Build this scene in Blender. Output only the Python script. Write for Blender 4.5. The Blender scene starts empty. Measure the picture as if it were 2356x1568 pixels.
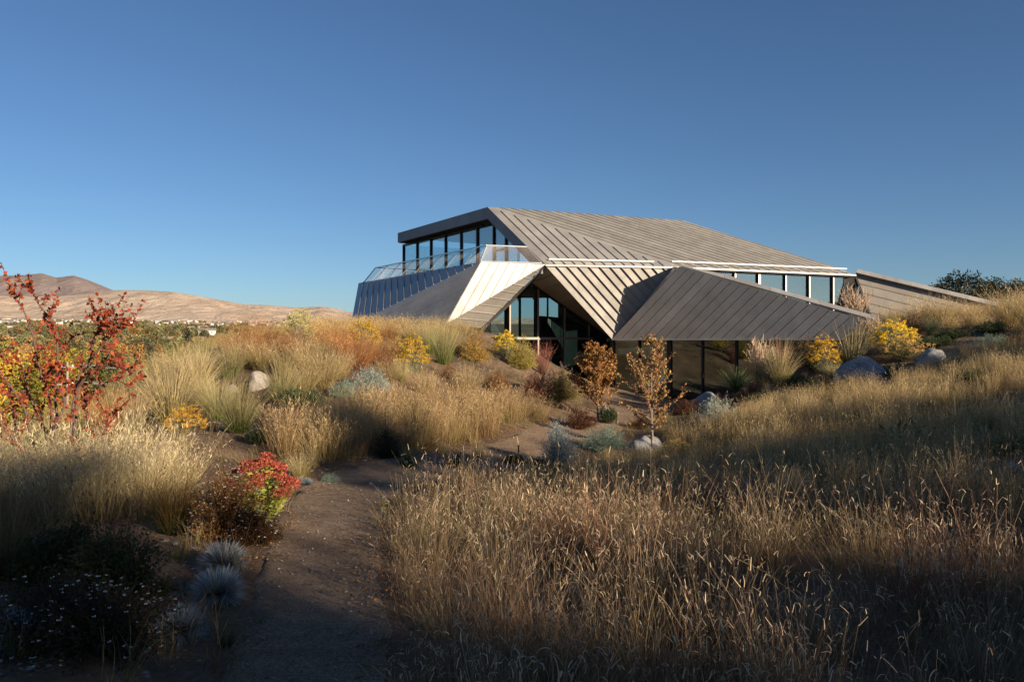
import bpy, bmesh, math, random
import numpy as np
from mathutils import Vector, Matrix, noise as mnoise

# ------------------------------------------------------------------ camera, sky, sun, exposure
SC = bpy.context.scene
COL = SC.collection
EYE = 1.65                                   # eye height above the path at the camera (z = 0)
LENS = 28.0
F = LENS / 36.0 * 2356.0                     # focal length in units of a 2356 px wide picture
cam_d = bpy.data.cameras.new('camera'); cam_d.lens = LENS; cam_d.sensor_width = 36.0
cam_d.clip_start = 0.05; cam_d.clip_end = 30000
cam = bpy.data.objects.new('camera', cam_d); COL.objects.link(cam)
cam.location = (0, 0, EYE); cam.rotation_euler = (math.radians(90), 0, 0)
SC.camera = cam

SUN_EL = math.radians(15.5)
SUN_H = (0.735, -0.678)                        # horizontal direction towards the sun (right of and behind the camera)
world = bpy.data.worlds.new('World'); SC.world = world; world.use_nodes = True
wn = world.node_tree.nodes; wl = world.node_tree.links
bg = wn['Background']
sky = wn.new('ShaderNodeTexSky'); sky.sky_type = 'NISHITA'; sky.sun_disc = False
sky.sun_elevation = SUN_EL; sky.sun_rotation = math.atan2(SUN_H[0], SUN_H[1])
sky.altitude = 0; sky.air_density = 0.85; sky.dust_density = 0.3; sky.ozone_density = 4.6
wl.new(sky.outputs[0], bg.inputs[0]); bg.inputs[1].default_value = 0.0515

sun_d = bpy.data.lights.new('sun', 'SUN'); sun_d.energy = 5.0; sun_d.angle = math.radians(0.6)
sun_d.color = (1.0, 0.82, 0.61)
sun = bpy.data.objects.new('sun', sun_d); COL.objects.link(sun)
_s = Vector((SUN_H[0] * math.cos(SUN_EL), SUN_H[1] * math.cos(SUN_EL), math.sin(SUN_EL))).normalized()
sun.rotation_euler = (-_s).to_track_quat('-Z', 'Y').to_euler(); sun.location = (40, -40, 30)
SUNV = np.array(_s)

vs = SC.view_settings
vs.view_transform = 'Standard'; vs.look = 'None'; vs.exposure = 1.0; vs.gamma = 1.0; vs.use_curve_mapping = False
SC.render.engine = 'CYCLES'
SC.cycles.max_bounces = 8; SC.cycles.transparent_max_bounces = 16; SC.cycles.diffuse_bounces = 2
SC.cycles.glossy_bounces = 3; SC.cycles.transmission_bounces = 3
SC.cycles.use_denoising = True; SC.cycles.caustics_reflective = False; SC.cycles.caustics_refractive = False

rng = np.random.default_rng(11)
random.seed(5)

def P(u, v, d):
    return np.array([(u - 1178) / F * d, d, EYE - (v - 784) / F * d])
def Pz(u, v, z):
    return P(u, v, (z - EYE) * F / (784 - v))
def ray(u, v):
    return np.array([(u - 1178) / F, 1.0, -(v - 784) / F])
EYEP = np.array([0, 0, EYE])
def hit_plane(u, v, p, n):
    r = ray(u, v); return EYEP + r * (np.dot(p - EYEP, n) / np.dot(r, n))
def line_at_u(p0, p1, u):
    k = (u - 1178) / F; d = p1 - p0
    t = (k * p0[1] - p0[0]) / (d[0] - k * d[1]); return p0 + d * t
def nrm(v):
    v = np.asarray(v, float); return v / np.linalg.norm(v)

# ------------------------------------------------------------------ object helpers
def tag(o, label=None, cat=None, group=None, kind=None):
    if label: o['label'] = label
    if cat: o['category'] = cat
    if group: o['group'] = group
    if kind: o['kind'] = kind
    return o
def link(name, data, parent=None, loc=(0, 0, 0), rz=0.0, sc=1.0):
    o = bpy.data.objects.new(name, data); COL.objects.link(o)
    o.location = loc; o.rotation_euler = (0, 0, rz)
    o.scale = (sc, sc, sc) if np.isscalar(sc) else sc
    if parent: o.parent = parent
    return o
def empty(name, loc=(0, 0, 0), rz=0.0, sc=1.0, parent=None):
    o = link(name, None, parent, loc, rz, sc); o.empty_display_size = 0.3; return o

class MB:
    """collects quads and triangles with a colour for each face"""
    def __init__(s): s.V = []; s.Q = []; s.T = []; s.CQ = []; s.CT = []; s.n = 0
    def add(s, V, Fc, col=(1, 1, 1)):
        V = np.asarray(V, float).reshape(-1, 3); Fc = np.asarray(Fc, int)
        col = np.asarray(col, float)
        if col.ndim == 1: col = np.tile(col, (len(Fc), 1))
        if Fc.shape[1] == 4: s.Q.append(Fc + s.n); s.CQ.append(col)
        else: s.T.append(Fc + s.n); s.CT.append(col)
        s.V.append(V); s.n += len(V)
    def box(s, c, h, col=(1, 1, 1), R=None):
        c = np.asarray(c, float); h = np.asarray(h, float)
        v = np.array([[-1,-1,-1],[1,-1,-1],[1,1,-1],[-1,1,-1],[-1,-1,1],[1,-1,1],[1,1,1],[-1,1,1]], float) * h
        if R is not None: v = v @ np.asarray(R).T
        s.add(v + c, [[0,3,2,1],[4,5,6,7],[0,1,5,4],[1,2,6,5],[2,3,7,6],[3,0,4,7]], col)
    def bar(s, a, b, w, h, up=(0, 0, 1), col=(1, 1, 1)):
        a = np.asarray(a, float); b = np.asarray(b, float); d = b - a; L = np.linalg.norm(d); d = d / L
        sd = np.cross(up, d); sd = sd / np.linalg.norm(sd); u2 = np.cross(d, sd)
        s.box((a + b) / 2, (L / 2, w / 2, h / 2), col, np.array([d, sd, u2]).T)
    def tube(s, pts, rad, k=5, col=(1, 1, 1)):
        pts = np.asarray(pts, float); m = len(pts)
        rad = np.asarray(rad, float); t = np.gradient(pts, axis=0); t /= np.linalg.norm(t, axis=1)[:, None] + 1e-9
        ref = np.array([0.31, 0.95, 0.1]); a = np.cross(t, ref); a /= np.linalg.norm(a, axis=1)[:, None] + 1e-9; b = np.cross(t, a)
        ang = np.arange(k) / k * 2 * math.pi
        V = pts[:, None, :] + rad[:, None, None] * (np.cos(ang)[None, :, None] * a[:, None, :] + np.sin(ang)[None, :, None] * b[:, None, :])
        i = np.arange(m - 1)[:, None] * k; j = np.arange(k)[None, :]; j2 = (j + 1) % k
        Q = np.stack([i + j, i + j2, i + k + j2, i + k + j], -1).reshape(-1, 4)
        s.add(V.reshape(-1, 3), Q, col)
        s.add(V[-1], [[q, q + 1, (q + 2) % k] for q in range(0, k - 2, 1)][:1] if k == 3 else [[0, q, q + 1] for q in range(1, k - 1)], col)
    def prism(s, poly, n, t, col=(1, 1, 1)):
        """polygon extruded by t against its normal n (top face at poly)"""
        poly = np.asarray(poly, float); m = len(poly); lo = poly - np.asarray(n) * t
        s.add(np.vstack([poly, lo]), [[i, m + i, m + (i + 1) % m, (i + 1) % m] for i in range(m)], col)
        s.add(poly, [[0, i, i + 1] for i in range(1, m - 1)], col)
        s.add(lo, [[0, i + 1, i] for i in range(1, m - 1)], col)
    def mesh(s, name, mat, smooth=False, attrs=None):
        me = bpy.data.meshes.new(name)
        V = np.vstack(s.V) if s.V else np.zeros((0, 3))
        nq = sum(len(q) for q in s.Q); nt = sum(len(q) for q in s.T)
        loops = np.concatenate([np.vstack(s.Q).ravel() if nq else np.zeros(0, int), np.vstack(s.T).ravel() if nt else np.zeros(0, int)])
        me.vertices.add(len(V)); me.vertices.foreach_set('co', V.astype(np.float32).ravel())
        me.loops.add(len(loops)); me.loops.foreach_set('vertex_index', loops.astype(np.int32))
        me.polygons.add(nq + nt)
        me.polygons.foreach_set('loop_start', np.concatenate([np.arange(nq) * 4, nq * 4 + np.arange(nt) * 3]).astype(np.int32))
        me.polygons.foreach_set('use_smooth', np.full(nq + nt, bool(smooth)))
        a = me.attributes.new('Col', 'FLOAT_COLOR', 'FACE')
        C = np.vstack((s.CQ if nq else []) + (s.CT if nt else [])) if nq + nt else np.zeros((0, 3))
        a.data.foreach_set('color', np.hstack([C, np.ones((len(C), 1))]).astype(np.float32).ravel())
        me.update(calc_edges=True); me.validate()
        for m in (mat if isinstance(mat, (list, tuple)) else [mat]): me.materials.append(m)
        return me
    def build(s, name, mat, parent=None, smooth=False, loc=(0, 0, 0)):
        return link(name, s.mesh(name, mat, smooth), parent, loc)

# ------------------------------------------------------------------ materials
def newmat(name):
    m = bpy.data.materials.new(name); m.use_nodes = True
    nt = m.node_tree; nt.nodes.clear(); out = nt.nodes.new('ShaderNodeOutputMaterial'); return m, nt, out
def nd(nt, t, **kw):
    n = nt.nodes.new(t)
    for k, v in kw.items(): setattr(n, k, v)
    return n
def ramp(nt, stops, interp='LINEAR'):
    r = nt.nodes.new('ShaderNodeValToRGB'); r.color_ramp.interpolation = interp
    e = r.color_ramp.elements
    while len(e) < len(stops): e.new(0.5)
    for i, (p, c) in enumerate(stops): e[i].position = p; e[i].color = (*c, 1) if len(c) == 3 else c
    return r
def mix(nt, blend, fac, a, b):
    m = nt.nodes.new('ShaderNodeMix'); m.data_type = 'RGBA'; m.blend_type = blend
    for s_, v in ((m.inputs[0], fac), (m.inputs[6], a), (m.inputs[7], b)):
        if hasattr(v, 'links'): nt.links.new(v, s_)
        else: s_.default_value = v if np.isscalar(v) else (*v, 1)
    return m.outputs[2]
def noise_n(nt, scale, detail=4, rough=0.55, vec=None, dist=0.0):
    n = nd(nt, 'ShaderNodeTexNoise'); n.inputs['Scale'].default_value = scale; n.inputs['Detail'].default_value = detail
    n.inputs['Roughness'].default_value = rough; n.inputs['Distortion'].default_value = dist
    if vec is not None: nt.links.new(vec, n.inputs['Vector'])
    return n
def geo_pos(nt): return nd(nt, 'ShaderNodeNewGeometry').outputs['Position']
def obj_co(nt): return nd(nt, 'ShaderNodeTexCoord').outputs['Object']

def mat_plant(name, transl=0.35, rough=0.6, var=0.25, spec=0.25):
    m, nt, out = newmat(name); L = nt.links
    at = nd(nt, 'ShaderNodeAttribute', attribute_name='Col')
    oi = nd(nt, 'ShaderNodeObjectInfo')
    mr = nd(nt, 'ShaderNodeMapRange'); mr.inputs[3].default_value = 1 - var; mr.inputs[4].default_value = 1 + var
    L.new(oi.outputs['Random'], mr.inputs[0])
    hs = nd(nt, 'ShaderNodeHueSaturation'); L.new(at.outputs['Color'], hs.inputs['Color']); L.new(mr.outputs[0], hs.inputs['Value'])
    mh = nd(nt, 'ShaderNodeMapRange'); mh.inputs[3].default_value = 0.492; mh.inputs[4].default_value = 0.508
    ml = nd(nt, 'ShaderNodeMath', operation='FRACT'); mm = nd(nt, 'ShaderNodeMath', operation='MULTIPLY'); mm.inputs[1].default_value = 7.31
    L.new(oi.outputs['Random'], mm.inputs[0]); L.new(mm.outputs[0], ml.inputs[0]); L.new(ml.outputs[0], mh.inputs[0]); L.new(mh.outputs[0], hs.inputs['Hue'])
    b = nd(nt, 'ShaderNodeBsdfPrincipled'); L.new(hs.outputs[0], b.inputs['Base Color']); b.inputs['Roughness'].default_value = rough
    b.inputs['Specular IOR Level'].default_value = spec
    t = nd(nt, 'ShaderNodeBsdfTranslucent'); L.new(hs.outputs[0], t.inputs[0])
    x = nd(nt, 'ShaderNodeMixShader'); x.inputs[0].default_value = transl
    L.new(b.outputs[0], x.inputs[1]); L.new(t.outputs[0], x.inputs[2]); L.new(x.outputs[0], out.inputs[0])
    return m
M_PLANT = mat_plant('plant'); M_GRASS = mat_plant('dry_grass', 0.3, 0.55, 0.22, 0.3); M_WOOD = mat_plant('bark', 0.0, 0.85, 0.15, 0.1)
M_FARTREE = mat_plant('tree_leaves', 0.25, 0.8, 0.35, 0.1)

def mat_simple(name, col, rough=0.6, metal=0.0, spec=0.4, nscale=0, namt=0.15, bump=0.0, bscale=40):
    m, nt, out = newmat(name); L = nt.links
    b = nd(nt, 'ShaderNodeBsdfPrincipled'); b.inputs['Roughness'].default_value = rough; b.inputs['Metallic'].default_value = metal
    b.inputs['Specular IOR Level'].default_value = spec; b.inputs['Base Color'].default_value = (*col, 1)
    if nscale:
        n = noise_n(nt, nscale, 5, 0.6, obj_co(nt))
        r = ramp(nt, [(0.3, [c * (1 - namt) for c in col]), (0.7, [min(1, c * (1 + namt)) for c in col])]); L.new(n.outputs[0], r.inputs[0]); L.new(r.outputs[0], b.inputs['Base Color'])
    if bump:
        n2 = noise_n(nt, bscale, 6, 0.65, obj_co(nt)); bp = nd(nt, 'ShaderNodeBump'); bp.inputs['Strength'].default_value = bump; bp.inputs['Distance'].default_value = 0.02
        L.new(n2.outputs[0], bp.inputs['Height']); L.new(bp.outputs[0], b.inputs['Normal'])
    L.new(b.outputs[0], out.inputs[0]); return m

def mat_zinc(name, col, rough, metal, dent=0.12):
    """weathered standing-seam zinc: cloudy patina, faint run marks, slight oil-canning, each sheet a little different"""
    m, nt, out = newmat(name); L = nt.links
    b = nd(nt, 'ShaderNodeBsdfPrincipled'); b.inputs['Metallic'].default_value = metal
    oi = nd(nt, 'ShaderNodeObjectInfo'); co = obj_co(nt)
    n1 = noise_n(nt, 1.3, 6, 0.65, co); n2 = noise_n(nt, 14, 5, 0.7, co)
    r1 = ramp(nt, [(0.25, [c * 0.80 for c in col]), (0.75, [c * 1.16 for c in col])]); L.new(n1.outputs[0], r1.inputs[0])
    r2 = ramp(nt, [(0.3, (0.90, 0.90, 0.90)), (0.7, (1.08, 1.07, 1.06))]); L.new(n2.outputs[0], r2.inputs[0])
    c = mix(nt, 'MULTIPLY', 1.0, r1.outputs[0], r2.outputs[0])
    mr = nd(nt, 'ShaderNodeMapRange'); mr.inputs[3].default_value = 0.88; mr.inputs[4].default_value = 1.1; L.new(oi.outputs['Random'], mr.inputs[0])
    hs = nd(nt, 'ShaderNodeHueSaturation'); L.new(c, hs.inputs['Color']); L.new(mr.outputs[0], hs.inputs['Value'])
    L.new(hs.outputs[0], b.inputs['Base Color'])
    rr = nd(nt, 'ShaderNodeMapRange'); rr.inputs[3].default_value = rough - 0.06; rr.inputs[4].default_value = rough + 0.1
    L.new(n1.outputs[0], rr.inputs[0]); L.new(rr.outputs[0], b.inputs['Roughness'])
    n3 = noise_n(nt, 0.9, 2, 0.5, co); bp = nd(nt, 'ShaderNodeBump'); bp.inputs['Strength'].default_value = dent; bp.inputs['Distance'].default_value = 0.03
    L.new(n3.outputs[0], bp.inputs['Height']); L.new(bp.outputs[0], b.inputs['Normal'])
    L.new(b.outputs[0], out.inputs[0]); return m
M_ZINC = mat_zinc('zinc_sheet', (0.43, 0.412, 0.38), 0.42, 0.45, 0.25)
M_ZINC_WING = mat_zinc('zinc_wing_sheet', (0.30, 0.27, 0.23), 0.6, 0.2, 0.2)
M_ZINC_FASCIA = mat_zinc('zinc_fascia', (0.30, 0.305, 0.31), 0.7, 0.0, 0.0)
M_STEEL = mat_simple('galvanised_steel', (0.62, 0.61, 0.58), 0.4, 0.75, 0.5, 6, 0.1)
M_GUARD = mat_simple('pale_aluminium', (0.82, 0.81, 0.79), 0.5, 0.2)
M_FRAME = mat_simple('dark_window_frame', (0.035, 0.034, 0.033), 0.45, 0.3)
M_FRAME_CAP = mat_simple('bronze_mullion_cap', (0.40, 0.35, 0.29), 0.5, 0.3)
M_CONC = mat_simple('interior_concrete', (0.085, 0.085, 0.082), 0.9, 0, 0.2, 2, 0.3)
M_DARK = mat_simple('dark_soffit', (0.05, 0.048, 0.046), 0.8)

def mat_glass(name, tint, refl):
    m, nt, out = newmat(name); L = nt.links
    tr = nd(nt, 'ShaderNodeBsdfTransparent'); tr.inputs[0].default_value = (*tint, 1)
    gl = nd(nt, 'ShaderNodeBsdfGlossy'); gl.inputs['Roughness'].default_value = 0.0; gl.inputs[0].default_value = (0.86, 0.95, 0.96, 1)
    co = obj_co(nt); n = noise_n(nt, 0.7, 2, 0.5, co); bp = nd(nt, 'ShaderNodeBump'); bp.inputs['Strength'].default_value = 0.03; bp.inputs['Distance'].default_value = 0.05
    L.new(n.outputs[0], bp.inputs['Height']); L.new(bp.outputs[0], gl.inputs['Normal'])
    lw = nd(nt, 'ShaderNodeLayerWeight'); lw.inputs[0].default_value = 0.5
    pw = nd(nt, 'ShaderNodeMath', operation='POWER'); pw.inputs[1].default_value = 3.5; L.new(lw.outputs['Facing'], pw.inputs[0])
    ad = nd(nt, 'ShaderNodeMath', operation='ADD', use_clamp=True); ad.inputs[1].default_value = refl; L.new(pw.outputs[0], ad.inputs[0])
    x = nd(nt, 'ShaderNodeMixShader'); L.new(ad.outputs[0], x.inputs[0]); L.new(tr.outputs[0], x.inputs[1]); L.new(gl.outputs[0], x.inputs[2])
    L.new(x.outputs[0], out.inputs[0]); return m
M_GLASS_SKY = mat_glass('mirror_tinted_glass', (0.5, 0.62, 0.62), 0.26)
M_GLASS = mat_glass('tinted_glass', (0.72, 0.84, 0.86), 0.13)

def mat_rock(name, c0, c1):
    m, nt, out = newmat(name); L = nt.links
    b = nd(nt, 'ShaderNodeBsdfPrincipled'); b.inputs['Roughness'].default_value = 0.9; b.inputs['Specular IOR Level'].default_value = 0.2
    co = obj_co(nt); n1 = noise_n(nt, 2.2, 8, 0.7, co, 0.6); n2 = noise_n(nt, 38, 4, 0.7, co)
    r1 = ramp(nt, [(0.3, c0), (0.62, c1)]); L.new(n1.outputs[0], r1.inputs[0])
    r2 = ramp(nt, [(0.35, (0.45, 0.45, 0.45)), (0.6, (1.1, 1.1, 1.1))]); L.new(n2.outputs[0], r2.inputs[0])
    L.new(mix(nt, 'MULTIPLY', 0.7, r1.outputs[0], r2.outputs[0]), b.inputs['Base Color'])
    bp = nd(nt, 'ShaderNodeBump'); bp.inputs['Strength'].default_value = 0.7; bp.inputs['Distance'].default_value = 0.06
    L.new(n1.outputs[0], bp.inputs['Height']); L.new(bp.outputs[0], b.inputs['Normal'])
    L.new(b.outputs[0], out.inputs[0]); return m
M_ROCK = mat_rock('grey_granite', (0.16, 0.165, 0.175), (0.36, 0.36, 0.36))
M_ROCK_WARM = mat_rock('pale_granite', (0.24, 0.215, 0.185), (0.46, 0.42, 0.37))

# ------------------------------------------------------------------ terrain
CTRL = [  # points read off the place as picture column, row and distance
 (690,1568,3.86),(745,1300,5.96),(770,1130,9.3),(900,1090,11.0),(1100,1060,12.9),(1250,1025,15.6),(1340,990,19.6),(1440,950,27),(1480,908,37.5),
 (300,1500,4.2),(100,1257,6.0),(300,1180,7.0),(130,1096,8.5),(420,1130,8.6),(560,1190,7.4),(250,1000,14),(425,985,13),(540,985,13.5),(620,930,16),(700,1010,12.7),(890,1055,12),
 (590,885,18),(560,812,22),(690,792,24.5),(830,786,27.5),(945,850,20),(900,768,33),(1020,754,35.6),(807,758,41.0),(1105,762,36.6),
 (1140,850,27),(1200,830,31),(1260,858,33),(1330,900,31),(1180,782,37),(1240,838,38.6),(1300,867,40),(1353,893,41.8),(1280,912,24),(1200,965,18),(1000,1000,15),(800,905,17),(1000,885,20),
 (1375,955,26),(1640,915,36),(1500,928,32),(1560,942,28.5),(1500,1025,17),(1385,1042,16),(1290,1065,14),(1650,968,22),(1690,907,31),(1780,882,29),(1900,850,28),(2000,870,24),
 (1935,782,31.8),(2060,800,28),(2160,834,25),(2230,752,33),(2012,742,38.6),(2100,730,41.4),(2285,716,40.2),(2340,742,30),(2356,822,22),(2300,905,16),(2100,962,15),(2356,965,12),
 (2000,1012,13.5),(1700,990,17),(1800,1105,9),(1500,1105,10),(1150,1140,9),(2356,1205,6.5),(1600,1400,4.8)]
CP = np.array([P(*c) for c in CTRL])
EXTRA = np.array([(0,-5,.05),(-3,0,0),(3,0,.1),(8,-5,.6),(-8,-5,-.3),(-8,1,-.4),(8,2,.8),(-12,10,-1.7),(-9.5,15,-.5),(-16,41,1.2),(-14,19,-2.6),(-20,30,-6.5),(-20,10,-4.5),(-30,0,-7),(-30,30,-9),(-13.5,27,.0),(-15,36,.2),(-16,48,.8),
 (-25,50,-4),(-14,58,1.5),(0,60,1.0),(12,62,2.0),(26,60,3.8),(30,20,4.2),(33,35,4.3),(42,50,4.5),(20,5,2.6),(20,-10,2.2),(32,-12,3),(0,-30,.5),(40,-30,3.2),(-30,-30,-4),(5,50,-.9),(12,42,-.9),(16,50,2.8),(45,10,4.8),(-40,60,-9),(60,60,3),(60,0,5),(-45,-10,-9),(20,-40,2),(-5,-45,0),(11,37.5,-.9),(6,42,-.93),(9.2,33,-.85)])
CP = np.vstack([CP, EXTRA])
def tps_k(r2): return 0.5 * r2 * np.log(r2 + 1e-9)
_n = len(CP); _d2 = ((CP[:, None, :2] - CP[None, :, :2]) ** 2).sum(-1)
_A = np.zeros((_n + 3, _n + 3)); _A[:_n, :_n] = tps_k(_d2) + 0.05 * np.eye(_n)
_A[:_n, _n] = 1; _A[:_n, _n + 1:] = CP[:, :2]; _A[_n, :_n] = 1; _A[_n + 1:, :_n] = CP[:, :2].T
_w = np.linalg.solve(_A, np.concatenate([CP[:, 2], np.zeros(3)]))
def sstep(a, b, x):
    t = np.clip((x - a) / (b - a), 0, 1); return t * t * (3 - 2 * t)
def far_z(x, y):
    r = np.hypot(x, y)
    return np.interp(r, [0, 90, 160, 300, 700, 1000, 2500, 4200, 9000], [-6, -8, -12, -14, -5, 6, 46, 92, 130])
def tps(x, y):
    x = np.asarray(x, float).ravel(); y = np.asarray(y, float).ravel(); o = np.empty(len(x))
    for i in range(0, len(x), 20000):
        xs = x[i:i + 20000]; ys = y[i:i + 20000]
        o[i:i + 20000] = tps_k((xs[:, None] - CP[:, 0]) ** 2 + (ys[:, None] - CP[:, 1]) ** 2) @ _w[:_n] + _w[_n] + _w[_n + 1] * xs + _w[_n + 2] * ys
    return o
def ground_raw(x, y):
    x = np.asarray(x, float); y = np.asarray(y, float); sh = x.shape
    r = np.hypot(x - 5, y - 18)
    k = sstep(48, 110, r).ravel()
    t = np.zeros(x.size); m = k < 1
    t[m] = tps(x.ravel()[m], y.ravel()[m])
    return (np.clip(t, -14, 7) * (1 - k) + far_z(x, y).ravel() * k).reshape(sh)
GX = np.arange(-32, 36.01, 0.3); GY = np.arange(-12, 66.01, 0.3)
_gx, _gy = np.meshgrid(GX, GY); GZ = ground_raw(_gx, _gy)
def lump(x, y):
    return 0.035 * np.sin(2.1 * x + 1.3 * np.sin(1.7 * y)) * np.sin(1.9 * y + 0.8 * np.cos(2.3 * x)) + 0.015 * np.sin(5.3 * x + 2 * y) * np.sin(4.7 * y - 1.1 * x)
def ground(x, y):
    """height of the finished ground at x, y"""
    x = np.asarray(x, float); y = np.asarray(y, float)
    fx = np.clip((x - GX[0]) / 0.3, 0, len(GX) - 1.001); fy = np.clip((y - GY[0]) / 0.3, 0, len(GY) - 1.001)
    i = fx.astype(int); j = fy.astype(int); a = fx - i; b = fy - j
    z = GZ[j, i] * (1 - a) * (1 - b) + GZ[j, i + 1] * a * (1 - b) + GZ[j + 1, i] * (1 - a) * b + GZ[j + 1, i + 1] * a * b
    out = (x < GX[0]) | (x > GX[-1]) | (y < GY[0]) | (y > GY[-1])
    if np.any(out):
        z = np.where(out, ground_raw(x, y), z)
    return z + lump(x, y) * (1 - path_mask(x, y))
PATH_C = np.array([P(*c)[:2] for c in ((690,1568,3.86),(738,1300,5.96),(790,1150,9.0),(905,1095,10.9),(1090,1060,12.9),(1245,1024,15.6),(1345,990,19.6),(1430,955,26.5),(1480,925,32.5))])
PATH_C = np.vstack([[(-1.3, -4)], [(-1.05, 0)], PATH_C])
PATH_W = np.array([0.42, 0.42, 0.42, 0.46, 0.60, 0.75, 0.75, 0.75, 0.8, 1.0, 1.6])
def catmull(p, n):
    p = np.vstack([2 * p[0] - p[1], p, 2 * p[-1] - p[-2]]); out = []
    for i in range(1, len(p) - 2):
        for t in np.arange(n) / n:
            out.append(0.5 * ((2 * p[i]) + (-p[i-1] + p[i+1]) * t + (2*p[i-1] - 5*p[i] + 4*p[i+1] - p[i+2]) * t*t + (-p[i-1] + 3*p[i] - 3*p[i+1] + p[i+2]) * t**3))
    return np.array(out + [p[-2]])
PC = catmull(np.column_stack([PATH_C, PATH_W]), 12)
TERR = np.array([P(1398,935,29)[:2], P(1350,895,41.5)[:2], P(1405,893,43)[:2], P(1415,905,39.6)[:2], P(1650,918,35.4)[:2], P(1700,940,30.5)[:2], P(1600,948,27.3)[:2], P(1500,950,26)[:2], P(1420,950,26)[:2]])
def in_poly(x, y, poly):
    x = np.asarray(x, float); y = np.asarray(y, float); ins = np.zeros(x.shape, bool); n = len(poly)
    for i in range(n):
        x0, y0 = poly[i][:2]; x1, y1 = poly[(i + 1) % n][:2]
        c = ((y0 > y) != (y1 > y)) & (x < (x1 - x0) * (y - y0) / (y1 - y0 + 1e-12) + x0); ins ^= c
    return ins
def path_d(x, y):
    """distance outside the edge of the path (negative on it)"""
    x = np.asarray(x, float).ravel(); y = np.asarray(y, float).ravel(); o = np.empty(len(x))
    for i in range(0, len(x), 20000):
        d = np.hypot(x[i:i+20000, None] - PC[:, 0], y[i:i+20000, None] - PC[:, 1]) - PC[:, 2]
        o[i:i+20000] = d.min(1)
    return o
def path_mask(x, y):
    x = np.asarray(x, float); return (1 - sstep(0.1, 0.9, path_d(x, y))).reshape(x.shape)
def gpix(u, v, dmin=2.0, dmax=70.0):
    """the ground point seen at picture column u, row v"""
    r = ray(u, v); t = np.concatenate([np.arange(dmin, 12, 0.04), np.arange(12, dmax, 0.12)])
    p = EYEP + t[:, None] * r; below = p[:, 2] < ground(p[:, 0], p[:, 1])
    k = np.argmax(below) if below.any() else len(t) - 1
    return p[k]
def on_ground(u, d):
    x = (u - 1178) / F * d; return np.array([x, d, float(ground(np.array([x]), np.array([d]))[0])])
# ------------------------------------------------------------------ ground sheet
def mat_ground():
    m, nt, out = newmat('soil'); L = nt.links; pos = geo_pos(nt)
    b = nd(nt, 'ShaderNodeBsdfPrincipled'); b.inputs['Roughness'].default_value = 0.95; b.inputs['Specular IOR Level'].default_value = 0.15
    n1 = noise_n(nt, 0.55, 5, 0.6, pos); n2 = noise_n(nt, 22, 6, 0.75, pos); n3 = noise_n(nt, 0.012, 6, 0.6, pos)
    near = ramp(nt, [(0.3, (0.09, 0.058, 0.037)), (0.55, (0.17, 0.112, 0.072)), (0.75, (0.27, 0.19, 0.13))]); L.new(n1.outputs[0], near.inputs[0])
    grit = ramp(nt, [(0.3, (0.55, 0.53, 0.5)), (0.55, (1, 1, 1)), (0.72, (1.35, 1.33, 1.3))]); L.new(n2.outputs[0], grit.inputs[0])
    nearc = mix(nt, 'MULTIPLY', 1.0, near.outputs[0], grit.outputs[0])
    far = ramp(nt, [(0.35, (0.07, 0.075, 0.035)), (0.5, (0.16, 0.13, 0.07)), (0.65, (0.28, 0.21, 0.12))]); L.new(n3.outputs[0], far.inputs[0])
    vl = nd(nt, 'ShaderNodeVectorMath', operation='LENGTH'); L.new(pos, vl.inputs[0])
    mr = nd(nt, 'ShaderNodeMapRange'); mr.inputs[1].default_value = 60; mr.inputs[2].default_value = 140; L.new(vl.outputs['Value'], mr.inputs[0])
    L.new(mix(nt, 'MIX', mr.outputs[0], nearc, far.outputs[0]), b.inputs['Base Color'])
    bp = nd(nt, 'ShaderNodeBump'); bp.inputs['Strength'].default_value = 0.8; bp.inputs['Distance'].default_value = 0.03
    L.new(n2.outputs[0], bp.inputs['Height']); L.new(bp.outputs[0], b.inputs['Normal']); L.new(b.outputs[0], out.inputs[0]); return m
M_SOIL = mat_ground()
def spaced(lo, hi, step, far, g=1.22):
    a = list(np.arange(lo, hi + 1e-6, step)); s = step
    while a[-1] < far: s *= g; a.append(a[-1] + s)
    s = step
    while a[0] > -far: s *= g; a.insert(0, a[0] - s)
    return np.array(a)
gx = spaced(-16, 24, 0.22, 11000); gy = spaced(-2, 44, 0.22, 11000)
X, Y = np.meshgrid(gx, gy)
Z = ground(X, Y)
pd = path_d(X, Y).reshape(X.shape)
Z = Z - 0.05 * (pd < -0.34) - 0.05 * in_poly(X, Y, TERR)
mb = MB(); nx = len(gx)
i = np.arange(len(gy) - 1)[:, None] * nx; j = np.arange(nx - 1)[None, :]
mb.add(np.stack([X, Y, Z], -1).reshape(-1, 3), np.stack([i + j, i + j + 1, i + nx + j + 1, i + nx + j], -1).reshape(-1, 4))
tag(mb.build('ground', M_SOIL, smooth=True), 'bare brown planted soil of the hillside garden', 'ground', kind='structure')

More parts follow.
